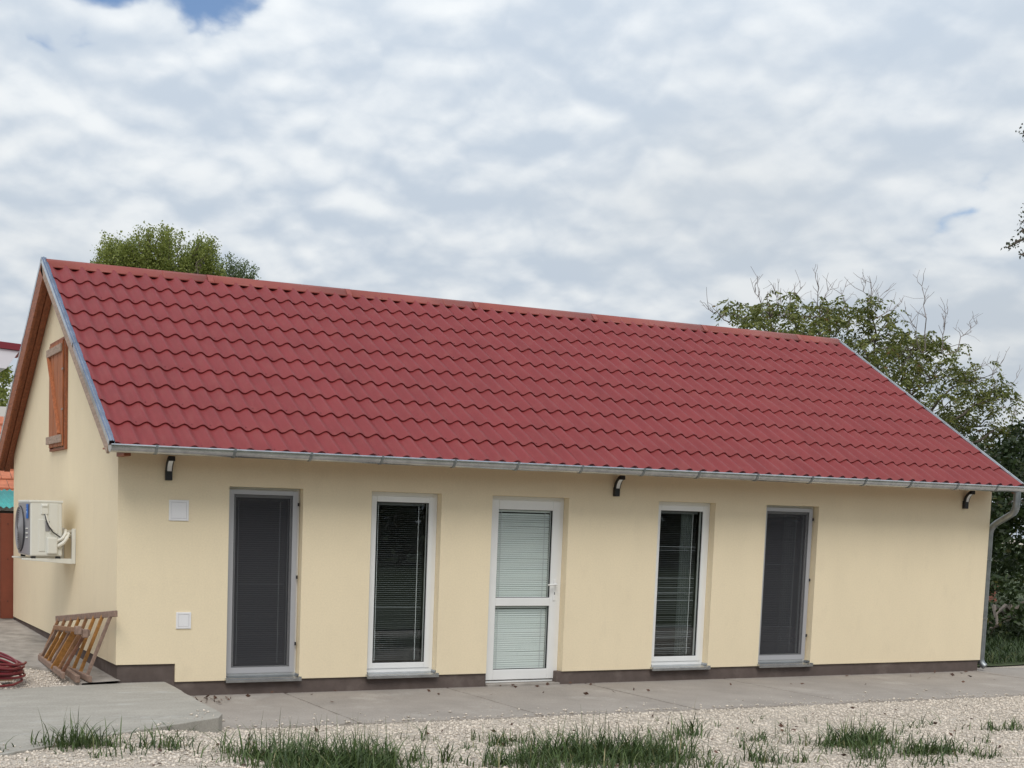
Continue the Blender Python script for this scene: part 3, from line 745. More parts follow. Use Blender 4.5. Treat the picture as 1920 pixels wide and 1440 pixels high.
# ------------------------------------------------------------------ wall lamps
def lamp(x, label):
    zb_ = 2.190
    t = thing('wall_lamp', label, 'lamp', (x, 0, zb_), 'wall lamps under the eaves')
    MB().box((x-.034, -.045, zb_), (x+.034, -.001, zb_+.105)).build('base', MT['lamp_black'], t, bevel=.004)
    n = 10; sh_, df = MB(), MB(); vs1 = []; vs2 = []
    for i in range(n+1):
        a = R(74)*i/n; r = .138
        cy, cz = -.030-r*(1-math.cos(a)), zb_+.092+r*math.sin(a)
        ny, nz = -math.cos(a), -math.sin(a)*1.0          # towards the concave side
        vs1.append(((cy, cz), (cy-ny*.016, cz+math.sin(a)*.016))); vs2.append(((cy, cz), (cy+ny*.020, cz-math.sin(a)*.020)))
    def ribbon(pairs, w, x0=None):
        v, f = [], []
        for (a, b_) in pairs: v += [(x-w, *a), (x+w, *a), (x+w, *b_), (x-w, *b_)]
        for i in range(len(pairs)-1):
            for k in range(4): f.append((4*i+k, 4*i+(k+1) % 4, 4*i+4+(k+1) % 4, 4*i+4+k))
        f += [(3, 2, 1, 0), tuple(4*(len(pairs)-1)+k for k in range(4))]
        return MB().add(v, f)
    ribbon(vs1, .034).build('arm', MT['lamp_black'], t, smooth=35)
    ribbon(vs2[:-1], .023).build('diffuser', MT['diffuser'], t, smooth=35)
    for sgx in (-1, 1):
        x += sgx*.029
        ribbon(vs2, .005).build('cheek', MT['lamp_black'], t, smooth=35)
        x -= sgx*.029
    (cy, cz), _ = vs2[-1]
    MB().box((x-.034, cy-.004, cz-.034), (x+.034, cy+.020, cz+.012)).build('cap', MT['lamp_black'], t, bevel=.003)
lamp(.510, 'black curved wall lamp above the square cover, near the left corner')
lamp(5.905, 'black curved wall lamp to the right of the glazed door')
lamp(11.50, 'black curved wall lamp near the downpipe corner')

# ------------------------------------------------------------------ outdoor AC unit on the gable
ac = thing('air_conditioner', 'white outdoor air conditioning unit on wall brackets', 'air conditioner', (-.3, 2.26, 1.3))
ax0, ax1, ay0, ay1, az0, az1 = -.515, -.155, 1.90, 2.62, 1.345, 1.965
MB().box((ax0, ay0, az0), (ax1, ay1, az1)).build('casing', MT['ac_white'], ac, bevel=.018)
MB().box((ax0-.008, ay0-.006, az1-.022), (ax1+.006, ay1+.006, az1+.004)).build('top_cover', MT['ac_white'], ac, bevel=.006)
# grey curved front
v, f = [], []; n = 12
for i in range(n+1):
    y = ay0+.012+(ay1-ay0-.024)*i/n; bulge = .030*math.sin(math.pi*min(1, (i/n)))**.6
    v += [(ax0-.004-bulge, y, az0+.02), (ax0-.004-bulge, y, az1-.03), (ax0+.01, y, az0+.02), (ax0+.01, y, az1-.03)]
for i in range(n):
    a = 4*i; f += [(a, a+4, a+5, a+1), (a+1, a+5, a+7, a+3), (a, a+2, a+6, a+4)]
f += [(0, 1, 3, 2), (4*n, 4*n+2, 4*n+3, 4*n+1)]
MB().add(v, f).build('front_panel', MT['ac_grey'], ac, smooth=35)
fc = Vector((ax0-.036, 2.315, 1.645))
MB().tube([fc+Vector((-.004, 0, 0)), fc+Vector((.012, 0, 0))], .262, 40).build('fan_opening', MT['ac_dark'], ac)
for i in range(9):
    rr_ = .04+.026*i; m = MB(); m.tube([fc+Vector((-.012-.016*(1-(rr_/.26)**2), rr_*math.cos(t_), rr_*math.sin(t_))) for t_ in [2*math.pi*k/28 for k in range(29)]], .0045, 5, cap=False)
    m.build('grille_ring', MT['ac_grey'], ac, smooth='all')
for k in range(3):
    a0 = 2.1*k; p = [fc+Vector((.0-.008, .05*math.cos(a0), .05*math.sin(a0)))]
    v = []
    for i in range(6):
        r_ = .05+.18*i/5; a_ = a0+.55*i/5
        v += [tuple(fc+Vector((-.006, r_*math.cos(a_), r_*math.sin(a_)))), tuple(fc+Vector((-.010, r_*math.cos(a_+.5), r_*math.sin(a_+.5))))]
    MB().add(v, [(2*i, 2*i+1, 2*i+3, 2*i+2) for i in range(5)]).build('fan_blade', MT['ac_grey'], ac)
MB().box((ax0-.024, ay0+.030, az1-.200), (ax0-.0155, ay0+.135, az1-.040)).build('sticker', MT['ac_blue'], ac)
for dz, hh in ((.120, .018), (.148, .004), (.090, .004)):
    MB().box((ax0-.0258, ay0+.055, az1-dz-hh), (ax0-.0238, ay0+.110, az1-dz)).build('sticker_print', MT['ac_sticker'], ac)
for dz in (.32, .37, .42):
    MB().box((ax0-.030, ay0+.055, az1-dz), (ax0-.014, ay0+.120, az1-dz+.014)).build('louvre', MT['ac_white'], ac, bevel=.003)
# side face details (towards the yard)
def side(xa, xb_, za, zb2, d, nm, m=MT['ac_white'], bev=.006): return MB().box((xa, ay0-d, za), (xb_, ay0+.004, zb2)).build(nm, m, ac, bevel=bev)
side(-.395, -.315, 1.815, 1.935, .012, 'handle_plate'); side(-.390, -.320, 1.895, 1.925, .022, 'carry_handle', bev=.010)
side(-.300, -.205, 1.60, 1.935, .006, 'side_panel'); side(-.420, -.350, 1.40, 1.76, .006, 'side_panel')
side(-.330, -.215, 1.375, 1.560, .040, 'valve_cover', bev=.012)
side(-.345, -.300, 1.63, 1.74, .0085, 'rating_label', MT['ac_grey'], 0)
MB().tube([(-.352, ay0-.010, 1.815), (-.345, ay0-.03, 1.76), (-.32, ay0-.04, 1.69), (-.27, ay0-.04, 1.62), (-.19, ay0-.03, 1.565), (-.11, ay0+.02, 1.545), (-.06, ay0+.1, 1.56)], .007, 6).build('cable', MT['cable'], ac, smooth=True)
MB().tube([(-.345, ay0-.012, 1.812), (-.33, ay0-.03, 1.75), (-.30, ay0-.035, 1.68), (-.26, ay0-.03, 1.64)], .009, 6).build('cable', MT['pipe_white'], ac, smooth=True)
MB().tube([(-.21, ay0-.01, 1.46), (-.15, ay0-.03, 1.50), (-.11, ay0-.02, 1.555), (-.08, ay0+.04, 1.60), (-.06, ay0+.14, 1.58), (-.005, ay0+.20, 1.57)], .022, 8).build('coolant_pipe', MT['pipe_white'], ac, smooth=True)
MB().tube([(-.22, ay0-.015, 1.52), (-.16, ay0-.03, 1.55), (-.12, ay0, 1.60), (-.10, ay0+.1, 1.64), (-.08, ay0+.2, 1.62), (-.005, ay0+.25, 1.62)], .019, 8).build('coolant_pipe', MT['pipe_white'], ac, smooth=True)
for y in (1.925, 2.56):
    m = MB(); m.box((-.045, y-.022, 1.265), (-.003, y+.022, 1.66)); m.add([(-.60, y-.020, 1.322), (-.60, y+.020, 1.322), (-.0455, y+.020, 1.322), (-.0455, y-.020, 1.322), (-.60, y-.020, 1.305), (-.60, y+.020, 1.305), (-.0455, y+.020, 1.262), (-.0455, y-.020, 1.262)],
                                                      [(0, 1, 2, 3), (7, 6, 5, 4), (0, 4, 5, 1), (1, 5, 6, 2), (2, 6, 7, 3), (3, 7, 4, 0)])
    m.build('bracket', MT['ac_white'], ac, bevel=.003)
    for x in (-.475, -.20): MB().box((x-.025, y-.02, 1.3225), (x+.025, y+.02, 1.3445)).build('rubber_foot', MT['gasket'], ac)

# ------------------------------------------------------------------ wooden stepladder on its side against the gable
ld = thing('wooden_stepladder', 'old wooden stepladder lying on its side against the gable wall', 'ladder', (-.35, .8, .2))
def frame(lo_a, lo_b, hi_a, hi_b, n, t0, t1, wr, seed, flat=()):
    rr_ = random.Random(seed)
    la, lb, ha, hb = map(Vector, (lo_a, lo_b, hi_a, hi_b))
    MB().bar(la, lb, .036, .062).build('side_rail', WOODS[3], ld, bevel=.006)
    MB().bar(ha, hb, .036, .062).build('side_rail', WOODS[3], ld, bevel=.006)
    for i in range(n):
        t = t0+(t1-t0)*i/(n-1)
        p, q = la.lerp(lb, t), ha.lerp(hb, t); d = (q-p).normalized()
        p -= d*.01; q += d*.01
        w, h = (.075, .022) if i in flat else (.028, .034)
        MB().bar(p, q, w, h, (lb-la).cross(d) if i not in flat else (lb-la)).build('rung', WOODS[rr_.choice((0, 0, 1, 2, 3))] if i not in flat else WOODS[1], ld, bevel=.005)
frame((-.40, 1.85, .235), (-.285, -.12, .215), (-.235, 1.78, .655), (-.060, -.22, .870), 8, .04, .93, 0, 2)
frame((-.455, 1.62, .245), (-.500, .12, .225), (-.330, 1.36, .590), (-.285, -.02, .665), 7, .06, .92, 0, 5, flat=(4,))
MB().bar((-.36, 1.30, .60), (-.40, -.05, .700), .022, .045).build('stay', WOODS[0], ld, bevel=.004)
MB().bar((-.315, -.02, .66), (-.335, -.10, .665), .06, .085).build('rail_end', WOODS[3], ld, bevel=.008)
MB().bar((-.395, -.02, .692), (-.405, -.12, .70), .06, .085).build('rail_end', WOODS[3], ld, bevel=.008)
MB().bar((-.375, .9, .225), (-.385, -.02, .205), .045, .07).build('side_rail', WOODS[3], ld, bevel=.006)

# ------------------------------------------------------------------ hose, planks
zh = 0.15
hp = []; nl = 9; cx, cy = -1.245, .22
for i in range(nl*28):
    a = 2*math.pi*i/28; l = i/28
    r1, r2 = .33+.05*math.sin(l*2.3), .40+.04*math.cos(l*1.7)
    tilt = .10*math.cos(a-2.6)*(.3+.5*l/nl)
    hp.append((cx+.02*math.sin(l*3.1)+r1*math.cos(a), cy+.02*math.cos(l*2.2)+r2*math.sin(a), zh+.11+.020*l+tilt))
tailp = [(-.90, .30, zh+.10), (-.93, .0, zh+.05), (-1.05, -.20, zh+.04), (-1.3, -.30, zh+.035), (-1.7, -.33, zh+.03)]
hs = MB().tube(hp, .0125, 7).tube(tailp, .0125, 7).build('garden_hose', MT['hose'], None, smooth=True)
tag(hs, 'coil of dark red hose heaped on planks at the left edge', 'hose')
pk = MB().box((-1.75, .10, zh+.04), (-1.00, .26, zh+.08)).build('plank', MT['plank'], bevel=.004); tag(pk, 'short rough plank lying under the red hose', 'plank')
pk = MB().box((-1.70, 1.05, zh+.03), (-1.12, 1.45, zh+.075)).build('board', MT['plank'], bevel=.004); tag(pk, 'reddish brown board lying beyond the red hose', 'board')

# ------------------------------------------------------------------ brown metal fence behind the gable
fn = thing('metal_fence', 'brown-red sheet metal fence at the far end of the gable', 'fence', (-1.8, 6.12, .2))
for i in range(19):
    xa = -.19*i+.02-.19; MB().box((xa, 6.09-.006*(i % 2), .30), (xa+.186, 6.105-.006*(i % 2), 1.80+.0)).build('board', MT['fence'], fn, bevel=.003)
    for zz in (.55, 1.15, 1.65): MB().tube([(xa+.10, 6.083, zz), (xa+.10, 6.078, zz)], .008, 6).build('bolt', MT['gasket'], fn)
for zz in (.5, 1.6): MB().box((-3.6, 6.11, zz), (.02, 6.14, zz+.04)).build('rail', MT['fence'], fn)
for xx in (-3.55, -1.8): MB().box((xx, 6.14, .1), (xx+.05, 6.19, 1.82)).build('post', MT['fence'], fn)
MB().box((-3.6, 6.06, .1), (.02, 6.10, .295)).build('footing', MT['old_concrete'], fn)

# ------------------------------------------------------------------ neighbours on the left
s = thing('shed', 'low shed with teal corrugated roof behind the brown fence', 'shed', (-.6, 9.4, .25))
MB().box((-2.6, 8.6, .2), (1.2, 10.2, 1.83)).build('wall', MT['dark_wall'], s)
m = MB(); v = []; n = 90
for j, (y, z) in enumerate(((8.35, 1.885), (10.3, 2.19))):
    for i in range(n+1): v.append((-2.8+4.2*i/n, y, z+.016*math.cos(i*math.pi/1.0)))
m.add(v, [(i, i+1, n+2+i, n+1+i) for i in range(n)])
m.build('roof_sheet', MT['teal'], s)
nh = thing('neighbour_house', 'neighbouring house with orange clay tile roof behind teal shed', 'house', (-1, 14, .25))
MB().box((-5.2, 11.3, .2), (2.0, 16.5, 2.15)).build('wall', MT['white_wall'], nh)
rf = MB().add([(-5.4, 10.9, 2.02), (2.2, 10.9, 2.02), (2.2, 14, 3.9), (-5.4, 14, 3.9), (2.2, 17.1, 2.02), (-5.4, 17.1, 2.02)], [(0, 1, 2, 3), (3, 2, 4, 5)]).build('roof', MT['mortar'], nh)
for r_ in range(9):
    for c in range(11):
        xa = .15+.185*c+(.09 if r_ % 2 else 0); ya = 10.88+.30*r_
        za = 2.02+(ya-10.9)*.6065+.03; zb3 = za+.30*.6065-.02
        e = random.uniform(0, .008)
        MB().add([(xa, ya, za+.02+e), (xa+.175, ya, za+.02+e), (xa+.175, ya+.33, zb3+.02), (xa, ya+.33, zb3+.02), (xa, ya, za-.005), (xa+.175, ya, za-.005)], [(0, 1, 2, 3), (4, 5, 1, 0), (0, 3, 4), (1, 5, 2)]).build('tile', MT['orange_tile'], rf)
fh = thing('far_house', 'pale gabled house far behind at the left edge', 'house', (0.6, 28, .25))
MB().prism([(-3.9, .2), (3.15, .2), (3.15, 3.7), (2.95, 4.4), (-.4, 7.4), (-3.9, 4.4)], 1, 26, 33).build('wall', MT['white_wall'], fh)
for sg in (1, -1):
    a, b_ = (-.4, 7.55), (-.4+sg*3.75, 4.15)
    MB().prism([a, b_, (b_[0], b_[1]+.14), (a[0], a[1]+.16)], 1, 25.7, 33.3).build('roof', MT['orange_tile'], fh)
MB().box((2.70, 25.96, 3.0), (3.0, 25.99, 3.65)).build('window', MT['gasket'], fh)
cn = thing('outbuilding', 'outbuilding corner with dark red roof edge and white soffit, left edge', 'building', (-1.6, 8, .2))
MB().box((-4.2, 8.4, .2), (-.7, 8.55, 4.2)).build('wall', MT['white_wall'], cn)
MB().add([(-4.4, 7.9, 4.68), (.52, 7.9, 4.40), (.52, 8.9, 4.40), (-4.4, 8.9, 4.68), (-4.4, 7.9, 4.58), (.52, 7.9, 4.30), (.52, 8.9, 4.30), (-4.4, 8.9, 4.58)], [(0, 1, 2, 3), (7, 6, 5, 4), (0, 4, 5, 1), (1, 5, 6, 2), (2, 6, 7, 3), (3, 7, 4, 0)]).build('roof', mat('dark_red_sheet', (.20, .02, .03), .5), cn)
MB().add([(-4.3, 7.93, 4.57), (.40, 7.93, 4.30), (.40, 8.88, 4.30), (-4.3, 8.88, 4.57), (-4.3, 7.93, 4.2), (.20, 7.93, 4.02), (.20, 8.88, 4.02), (-4.3, 8.88, 4.2)], [(0, 1, 2, 3), (7, 6, 5, 4), (0, 4, 5, 1), (1, 5, 6, 2), (2, 6, 7, 3), (3, 7, 4, 0)]).build('soffit', MT['white_soffit'], cn)

# ------------------------------------------------------------------ trees
def ellipsoid_pts(n, c, r, rng, shell=.5):
    d = rng.normal(size=(n, 3)); d /= np.linalg.norm(d, axis=1, keepdims=True)
    u = rng.random(n)**(1/3.); u = shell*(.55+.45*u)+(1-shell)*u
    return np.array(c)+d*u[:, None]*np.array(r)
def unit(a): return a/(np.linalg.norm(a, axis=1, keepdims=True)+1e-9)
def limb(mb, a, b, r0, r1, rng, n=5, sag=.12, k=6):
    a, b = np.array(a, float), np.array(b, float); L = np.linalg.norm(b-a); pts = []
    for i in range(n+1):
        t = i/n; p = a+(b-a)*t
        if 0 < i < n: p = p+rng.normal(size=3)*L*.05
        p[2] += sag*L*math.sin(math.pi*t)*.5
        pts.append(tuple(p))
    mb.tube(pts, [r0+(r1-r0)*i/n for i in range(n+1)], k); return pts

# walnut-like tree behind the right end of the roof
rng = np.random.default_rng(5)
wt = thing('walnut_tree', 'thinning broad tree with bare twigs behind the right roof end', 'tree', (23.4, 14.2, 0))
wood = MB(); fork = (23.3, 14.0, 2.8)
wood.tube([(23.4, 14.2, -.1), (23.35, 14.15, 1.2), fork], [.26, .22, .19], 8)
CL = [(18.3,7.05,.55),(18.9,6.7,.6),(19.3,7.15,.6),(20.1,7.2,.65),(20.3,6.6,.7),(21.2,7.25,.65),(21.3,6.5,.8),(22.1,7.1,.65),(22.9,7.45,.55),(23.1,6.8,.75),(22.3,6.2,.85),(24.0,6.4,.85),(24.8,6.7,.7),(25.6,6.7,.65),(25.1,6.0,.85),
      (24.2,5.5,.9),(26.3,6.0,.7),(27.0,5.6,.65),(26.0,5.2,.85),(27.1,4.8,.75),(26.2,4.4,.85),(27.5,4.2,.7),(25.3,4.6,.9),(23.2,5.6,.9),(18.9,6.3,.6),(27.9,3.6,.7),(26.9,3.7,.8),(28.2,4.7,.4)]
lc, la_, ls = [], [], []
for (x, z, r_) in CL:
    y = 13+rng.uniform(-.9, 1.6)
    x += (y-13)*.8+(.5 if x < 19 else .2 if x < 20.5 else 0); z += (y-13)*.19; r_ *= 1.12
    midp = (fork[0]+(x-fork[0])*.55+rng.normal()*.3, (fork[1]+y)/2, fork[2]+(z-fork[2])*.55+.2)
    limb(wood, fork, midp, .085, .045, rng, 4); limb(wood, midp, (x, y, z-.1), .045, .018, rng, 4)
    ntw = int(27*r_/.7)
    for i in range(ntw):
        d = rng.normal(size=3); d[2] = d[2]*.7+.35; d /= np.linalg.norm(d)
        tip = np.array((x, y, z))+d*np.array((1.15, 1.1, .72))*r_*rng.uniform(.45, 1.1)
        if i % 3 == 0: limb(wood, (x, y, z-.1), tip, .013, .006, rng, 3, .1, 4)
        # drooping compound leaves: leaflets paired along a hanging stalk
        for _ in range(rng.integers(2, 5)):
            sd_ = np.array([rng.normal(), rng.normal(), rng.uniform(-.5, .35)]); sd_ /= np.linalg.norm(sd_)
            Ls = rng.uniform(.22, .36); nlf = 4
            for j in range(nlf):
                t = (j+1)/nlf; bpt = tip+sd_*Ls*t+np.array([0, 0, -.16*t*t])
                for sgn in (-1, 1):
                    lat = np.cross(sd_, (0, 0, 1)); lat = lat/(np.linalg.norm(lat)+1e-6)
                    ax_ = lat*sgn*.7+sd_*.5+np.array([0, 0, -.55+rng.normal()*.25]); lc.append(bpt); la_.append(ax_); ls.append(rng.uniform(.085, .15))
link('crown', leaves_mesh('crown', np.array(lc), unit(np.array(la_)), np.array(ls), .42, rng), MT['walnut'], wt)
TW = [(17.7,7.2),(19.05,7.77),(19.71,7.77),(20.48,7.77),(20.99,8.21),(21.58,8.07),(22.02,8.11),(22.69,8.24),(22.90,8.30),(23.37,8.10),(24.56,8.28),(25.48,7.60),(26.67,7.49),(26.97,6.38),(27.58,6.45),(28.21,6.11),(28.31,5.17),(24.0,7.9),(24.2,7.5),(23.7,8.2),(24.9,7.8),(25.1,7.3)]
tw = MB()
for (x, z) in TW[::1][:19]:
    c = min(CL, key=lambda q: (q[0]-x)**2+(q[1]-z)**2); y = 13+rng.uniform(-.3, .8)
    st = (c[0]+rng.normal()*.1, y, c[1]-.1)
    x += (y-13)*.8; st = (st[0]+(y-13)*.8, y, st[2])
    pts = limb(tw, st, (x, y, z), .016, .005, rng, 5, .05, 5)
    for p in pts[2:]:
        for _ in range(2):
            d = np.array([x-st[0], 0, z-st[2]]); d /= np.linalg.norm(d)
            e = np.array(p)+(d*.6+np.array([rng.normal()*.55, rng.normal()*.4, abs(rng.normal())*.45]))*rng.uniform(.18, .45)
            q2 = limb(tw, p, e, .007, .0035, rng, 3, .0, 4)
            if rng.random() < .5:
                limb(tw, q2[2], np.array(q2[2])+(d*.5+rng.normal(size=3)*.5)*.25, .0045, .003, rng, 2, 0, 4)
wood.build('trunk', MT['bark'], wt, smooth=True); tag(tw.build('bare_twigs', MT['twig'], wt), kind='stuff')

def plume_tree(name, label, base, plumes, m, group, dens_, ls_=(.10, .17), trunk_h=None, seed=3):
    rng = np.random.default_rng(seed)
    t = thing(name, label, 'tree', base, group); wd = MB()
    cs, axs, ss = [], [], []
    for (x, y, top, h, r_) in plumes:
        n = int(dens_*h*r_*6)
        u = rng.random(n)**.8; z = top-h*u
        rad = r_*(.22+.85*np.minimum(1, u*2.6))*np.sqrt(rng.random(n))
        a = rng.random(n)*2*math.pi
        # gather the leaves into small sprays
        wob = .16*np.sin(z*5+a*3)
        p = np.stack([x+(rad+wob*.5)*np.cos(a), y+(rad+wob*.5)*np.sin(a), z], -1)+rng.normal(size=(n, 3))*np.array([.10, .10, .06])
        cs.append(p); d = rng.normal(size=(n, 3)); d[:, 2] += .35; axs.append(unit(d)); ss.append(rng.uniform(*ls_, n))
        limb(wd, (base[0]+(x-base[0])*.4, base[1]+(y-base[1])*.4, top-h-1.0), (x, y, top-.3), .07, .012, rng, 5, 0, 5)
        limb(wd, (base[0], base[1], max(1.0, top-h-4)), (base[0]+(x-base[0])*.4, base[1]+(y-base[1])*.4, top-h-1.0), .12, .07, rng, 4, 0, 5)
    wd.tube([base, (base[0], base[1], max(1.2, plumes[0][2]-plumes[0][3]-3.8))], [.35, .25], 8)
    wd.build('trunk', MT['bark'], t, smooth=True)
    link('crown', leaves_mesh('crown', np.concatenate(cs), np.concatenate(axs), np.concatenate(ss), .62, rng), m, t)
    return t
PX = [(7.78,10.92),(8.30,12.05),(8.63,12.04),(9.09,11.95),(9.45,12.44),(9.80,12.36),(10.30,12.42),(10.57,12.46),(10.88,12.28),(11.28,11.95),(11.69,12.30),(12.07,12.10),(12.21,11.70),(7.95,11.32)]
rq = random.Random(9)
ex_ = sorted(PX); envx, envz = [q[0] for q in ex_], [q[1] for q in ex_]
pl = [(x, 35+rq.uniform(-.5, .5), z, rq.uniform(1.3, 2.2), rq.uniform(.16, .24)) for x, z in PX]
for i in range(70):
    x = rq.uniform(7.75, 12.3); z = float(np.interp(x, envx, envz))-.05-rq.random()**1.3*1.3
    pl.append((x, 35+rq.uniform(-1.0, 1.0), z, rq.uniform(1.2, 2.2), rq.uniform(.18, .32)))
pl += [(8.2+.42*i, 35.6+rq.uniform(-.6, .6), 11.1+rq.uniform(-.3, .25), 3.0, .55) for i in range(10)]
plume_tree('poplar_tree', 'dense green poplar rising behind the left end of the ridge', (10.2, 35, .2), pl, MT['poplar'], None, 270, (.06, .11))
pl = [(x, 45+rq.uniform(-.4, .4), z, rq.uniform(1.4, 2.2), rq.uniform(.2, .3)) for x, z in [(15.85,13.45),(16.25,13.72),(16.70,13.45),(17.09,13.57),(17.36,13.30),(15.54,13.30),(16.0,13.1),(16.9,13.1),(15.7,12.9),(16.4,13.3),(17.2,12.9),(16.55,12.9)]]
plume_tree('poplar_tree', 'smaller pale poplar just right of the dense one behind the ridge', (16.4, 45, .2), pl, MT['poplar_far'], None, 230, (.075, .12), seed=8)

def bushy(name, label, cat, base, blobs, m, n, ls_, trunk=True, seed=1, group=None, width=.55, fork=.35):
    rng = np.random.default_rng(seed); t = thing(name, label, cat, base, group); wd = MB(); cs, axs, ss = [], [], []
    top = max(b_[2] for b_ in blobs)
    f0 = (base[0], base[1], base[2]+(top-base[2])*fork)
    wd.tube([base, f0], [.16, .11], 7)
    for (x, y, z, rx, rzz) in blobs:
        k = int(n*rx*rzz)
        # sub-clumps give light and dark pockets
        sub = ellipsoid_pts(max(6, int(10*rx*rzz)), (x, y, z), (rx, rx, rzz), rng, .7)
        idx = rng.integers(0, len(sub), k); rr_ = .22+.16*rng.random(k)
        d = rng.normal(size=(k, 3)); p = sub[idx]+unit(d)*(rr_*rng.random(k)**.4)[:, None]*min(1.6, max(.28, rx*1.15))
        cs.append(p); dd = rng.normal(size=(k, 3)); dd[:, 2] -= .25; axs.append(unit(dd)); ss.append(rng.uniform(*ls_, k))
        limb(wd, f0, (x, y, z), .06, .015, rng, 4, .1, 5)
        for q in sub[::3]: limb(wd, (x, y, z), q, .015, .005, rng, 3, 0, 4)
    wd.build('trunk', MT['bark'], t, smooth=True)
    link('crown', leaves_mesh('crown', np.concatenate(cs), np.concatenate(axs), np.concatenate(ss), width, rng), m, t)
    return t
bushy('leafy_tree', 'green tree at the left edge above the far pale house', 'tree', (4.3, 35, .2), [(3.6,35,5.4,1.3,1.3),(4.5,35.2,6.3,.6,.9),(4.0,34.6,6.6,.7,.6),(4.75,35.2,5.3,.45,.9),(4.3,35,4.3,.9,.9)], MT['poplar'], 1600, (.10, .16), seed=4)
# dark trees and shrubs to the right of the house
bushy('dark_tree', 'dark leafy tree standing just behind the downpipe', 'tree', (21.5, 8.5, 0), [(20.6,8,2.4,1.0,.9),(21.6,8.4,3.3,1.0,.8),(22.6,8.2,2.7,1.0,1.0),(21.2,8.6,1.6,1.0,.9),(22.4,8.8,1.6,1.1,.9),(23.2,8.4,3.6,.9,.8),(20.2,9,3.0,.8,.7)], MT['darkleaf'], 1500, (.10, .17), seed=21)
bushy('dark_shrub', 'dark low shrub on the grass at the right edge', 'shrub', (18.2, 4.6, 0), [(14.9,2.5,.26,.5,.30),(15.7,2.8,.35,.6,.36),(16.6,3.4,.4,.6,.4),(17.6,4.6,.45,.55,.42),(18.3,4.7,.6,.6,.5),(19.0,4.9,.6,.7,.5),(16.9,4.9,.30,.4,.3)], MT['darkleaf'], 2600, (.07, .12), seed=22)
bushy('dark_shrub', 'tangled dark shrub below the dark tree at the right edge', 'shrub', (24, 12, 0), [(22.5,11.5,.9,1.2,.9),(24.2,12,1.1,1.3,1.0),(26,12,1.3,1.4,1.2),(25.2,13,2.6,1.6,1.2),(27.4,12.5,2.6,1.3,1.2),(28.6,13,1.2,1.4,1.1)], MT['darkleaf'], 900, (.11, .18), seed=23)
bushy('feathery_tree', 'feathery dark tree touching the right roof corner', 'tree', (19.0, 4.2, 0), [(18.1,4.2,2.75,.5,.35),(18.7,4.2,2.5,.6,.5),(19.4,4.4,2.8,.6,.5),(17.95,4.3,3.0,.25,.2)], MT['edgeleaf'], 1300, (.06, .10), seed=24, width=.35)
bushy('overhanging_tree', 'dark tree whose leafy branches hang in from the right edge', 'tree', (21.2, 4.6, 0),
      [(16.95,4,8.84,.12,.10),(17.2,4,8.85,.16,.12),(17.14,4,8.40,.06,.05),(17.10,4,7.62,.05,.05),(17.12,4,7.35,.07,.10),(17.06,4,7.16,.08,.10),(16.94,4,6.98,.10,.09),(16.78,4,6.86,.09,.06),(17.10,4,6.76,.08,.06),(19.2,4.4,8.2,.8,.8),(20.2,4.6,8.6,1.1,1.0),(19.8,4.6,7,.9,.8),(20.6,4.8,7.4,1.0,.9)], MT['edgeleaf'], 3600, (.045, .075), seed=25, fork=.86)
# broken brick pier
bp_ = thing('brick_pier', 'small stub of red brick wall among the dark shrubs', 'wall', (21.8, 8, 0))
MB().box((21.56, 8.02, -.05), (21.94, 8.22, .72)).build('core', MT['mortar'], bp_)
for r_ in range(11):
    off = .06 if r_ % 2 else 0
    for c in range(2):
        xa = 21.55+off+.205*c
        MB().box((xa, 8.0-random.uniform(0, .012), -.02+.077*r_), (min(xa+.195, 22.0), 8.10, -.02+.077*r_+.064)).build('brick', MT['brick'], bp_, bevel=.004)

# ------------------------------------------------------------------ gravel stones, grass, litter
rng = np.random.default_rng(31)
def in_poly(x, y, poly):
    c = np.zeros(len(x), bool); n = len(poly)
    for i in range(n):
        x1, y1 = poly[i]; x2, y2 = poly[(i+1) % n]
        cond = ((y1 > y) != (y2 > y)) & (x < (x2-x1)*(y-y1)/(y2-y1+1e-12)+x1); c ^= cond
    return c
APRON = [(0.47, -0.12), (0.38, -2.14), (0.29, -2.33), (-0.88, -2.97), (-1.46, -3.37), (-3.4, -4.6), (-4.6, -2.6), (-3.6, -0.35), (-1.02, -0.24), (-0.5, -0.14), (0.0, -0.06)]
n = 92000
sx = rng.uniform(-2.6, 11.5, n); sy = rng.uniform(-5.6, -1.98, n)
m1 = ~in_poly(sx, sy, APRON) & (sy > -4.15-.285*(sx-1.5)*.9-.6)
ex = rng.uniform(-1.7, -.25, 3200); ey = rng.uniform(-.25, 1.9, 3200)
m2 = ~in_poly(ex, ey, APRON) & (ey < 1.1+(-ex-.4)*.9) & ((ex < -.42) | (rng.random(3200) < .25))
px2 = rng.uniform(.5, 11, 260); py2 = -1.99+.55*rng.random(260)**2.5
ax2 = rng.uniform(-1.8, .4, 80); ay2 = -2.36+(ax2-.30)*.62+.02+.40*rng.random(80)**2.2; ka = in_poly(ax2, ay2, APRON); ax2, ay2 = ax2[ka], ay2[ka]; nap = len(ax2)
sx = np.concatenate([sx[m1], ex[m2], px2, ax2]); sy = np.concatenate([sy[m1], ey[m2], py2, ay2]); n = len(sx)
size = .0058+.012*rng.random(n)**3.2
base = np.array([(1,0,0),(-1,0,0),(0,1,0),(0,-1,0),(0,0,1),(0,0,-1)], float)
V = base[None]*(1+rng.uniform(-.35, .35, (n, 6, 1)))*np.stack([1+.5*rng.random(n), .8+.4*rng.random(n), .55+.3*rng.random(n)], -1)[:, None, :]
V += rng.uniform(-.22, .22, V.shape); a = rng.random(n)*6.283; ca, sa = np.cos(a)[:, None], np.sin(a)[:, None]
X = V[:, :, 0]*ca-V[:, :, 1]*sa; Y = V[:, :, 0]*sa+V[:, :, 1]*ca
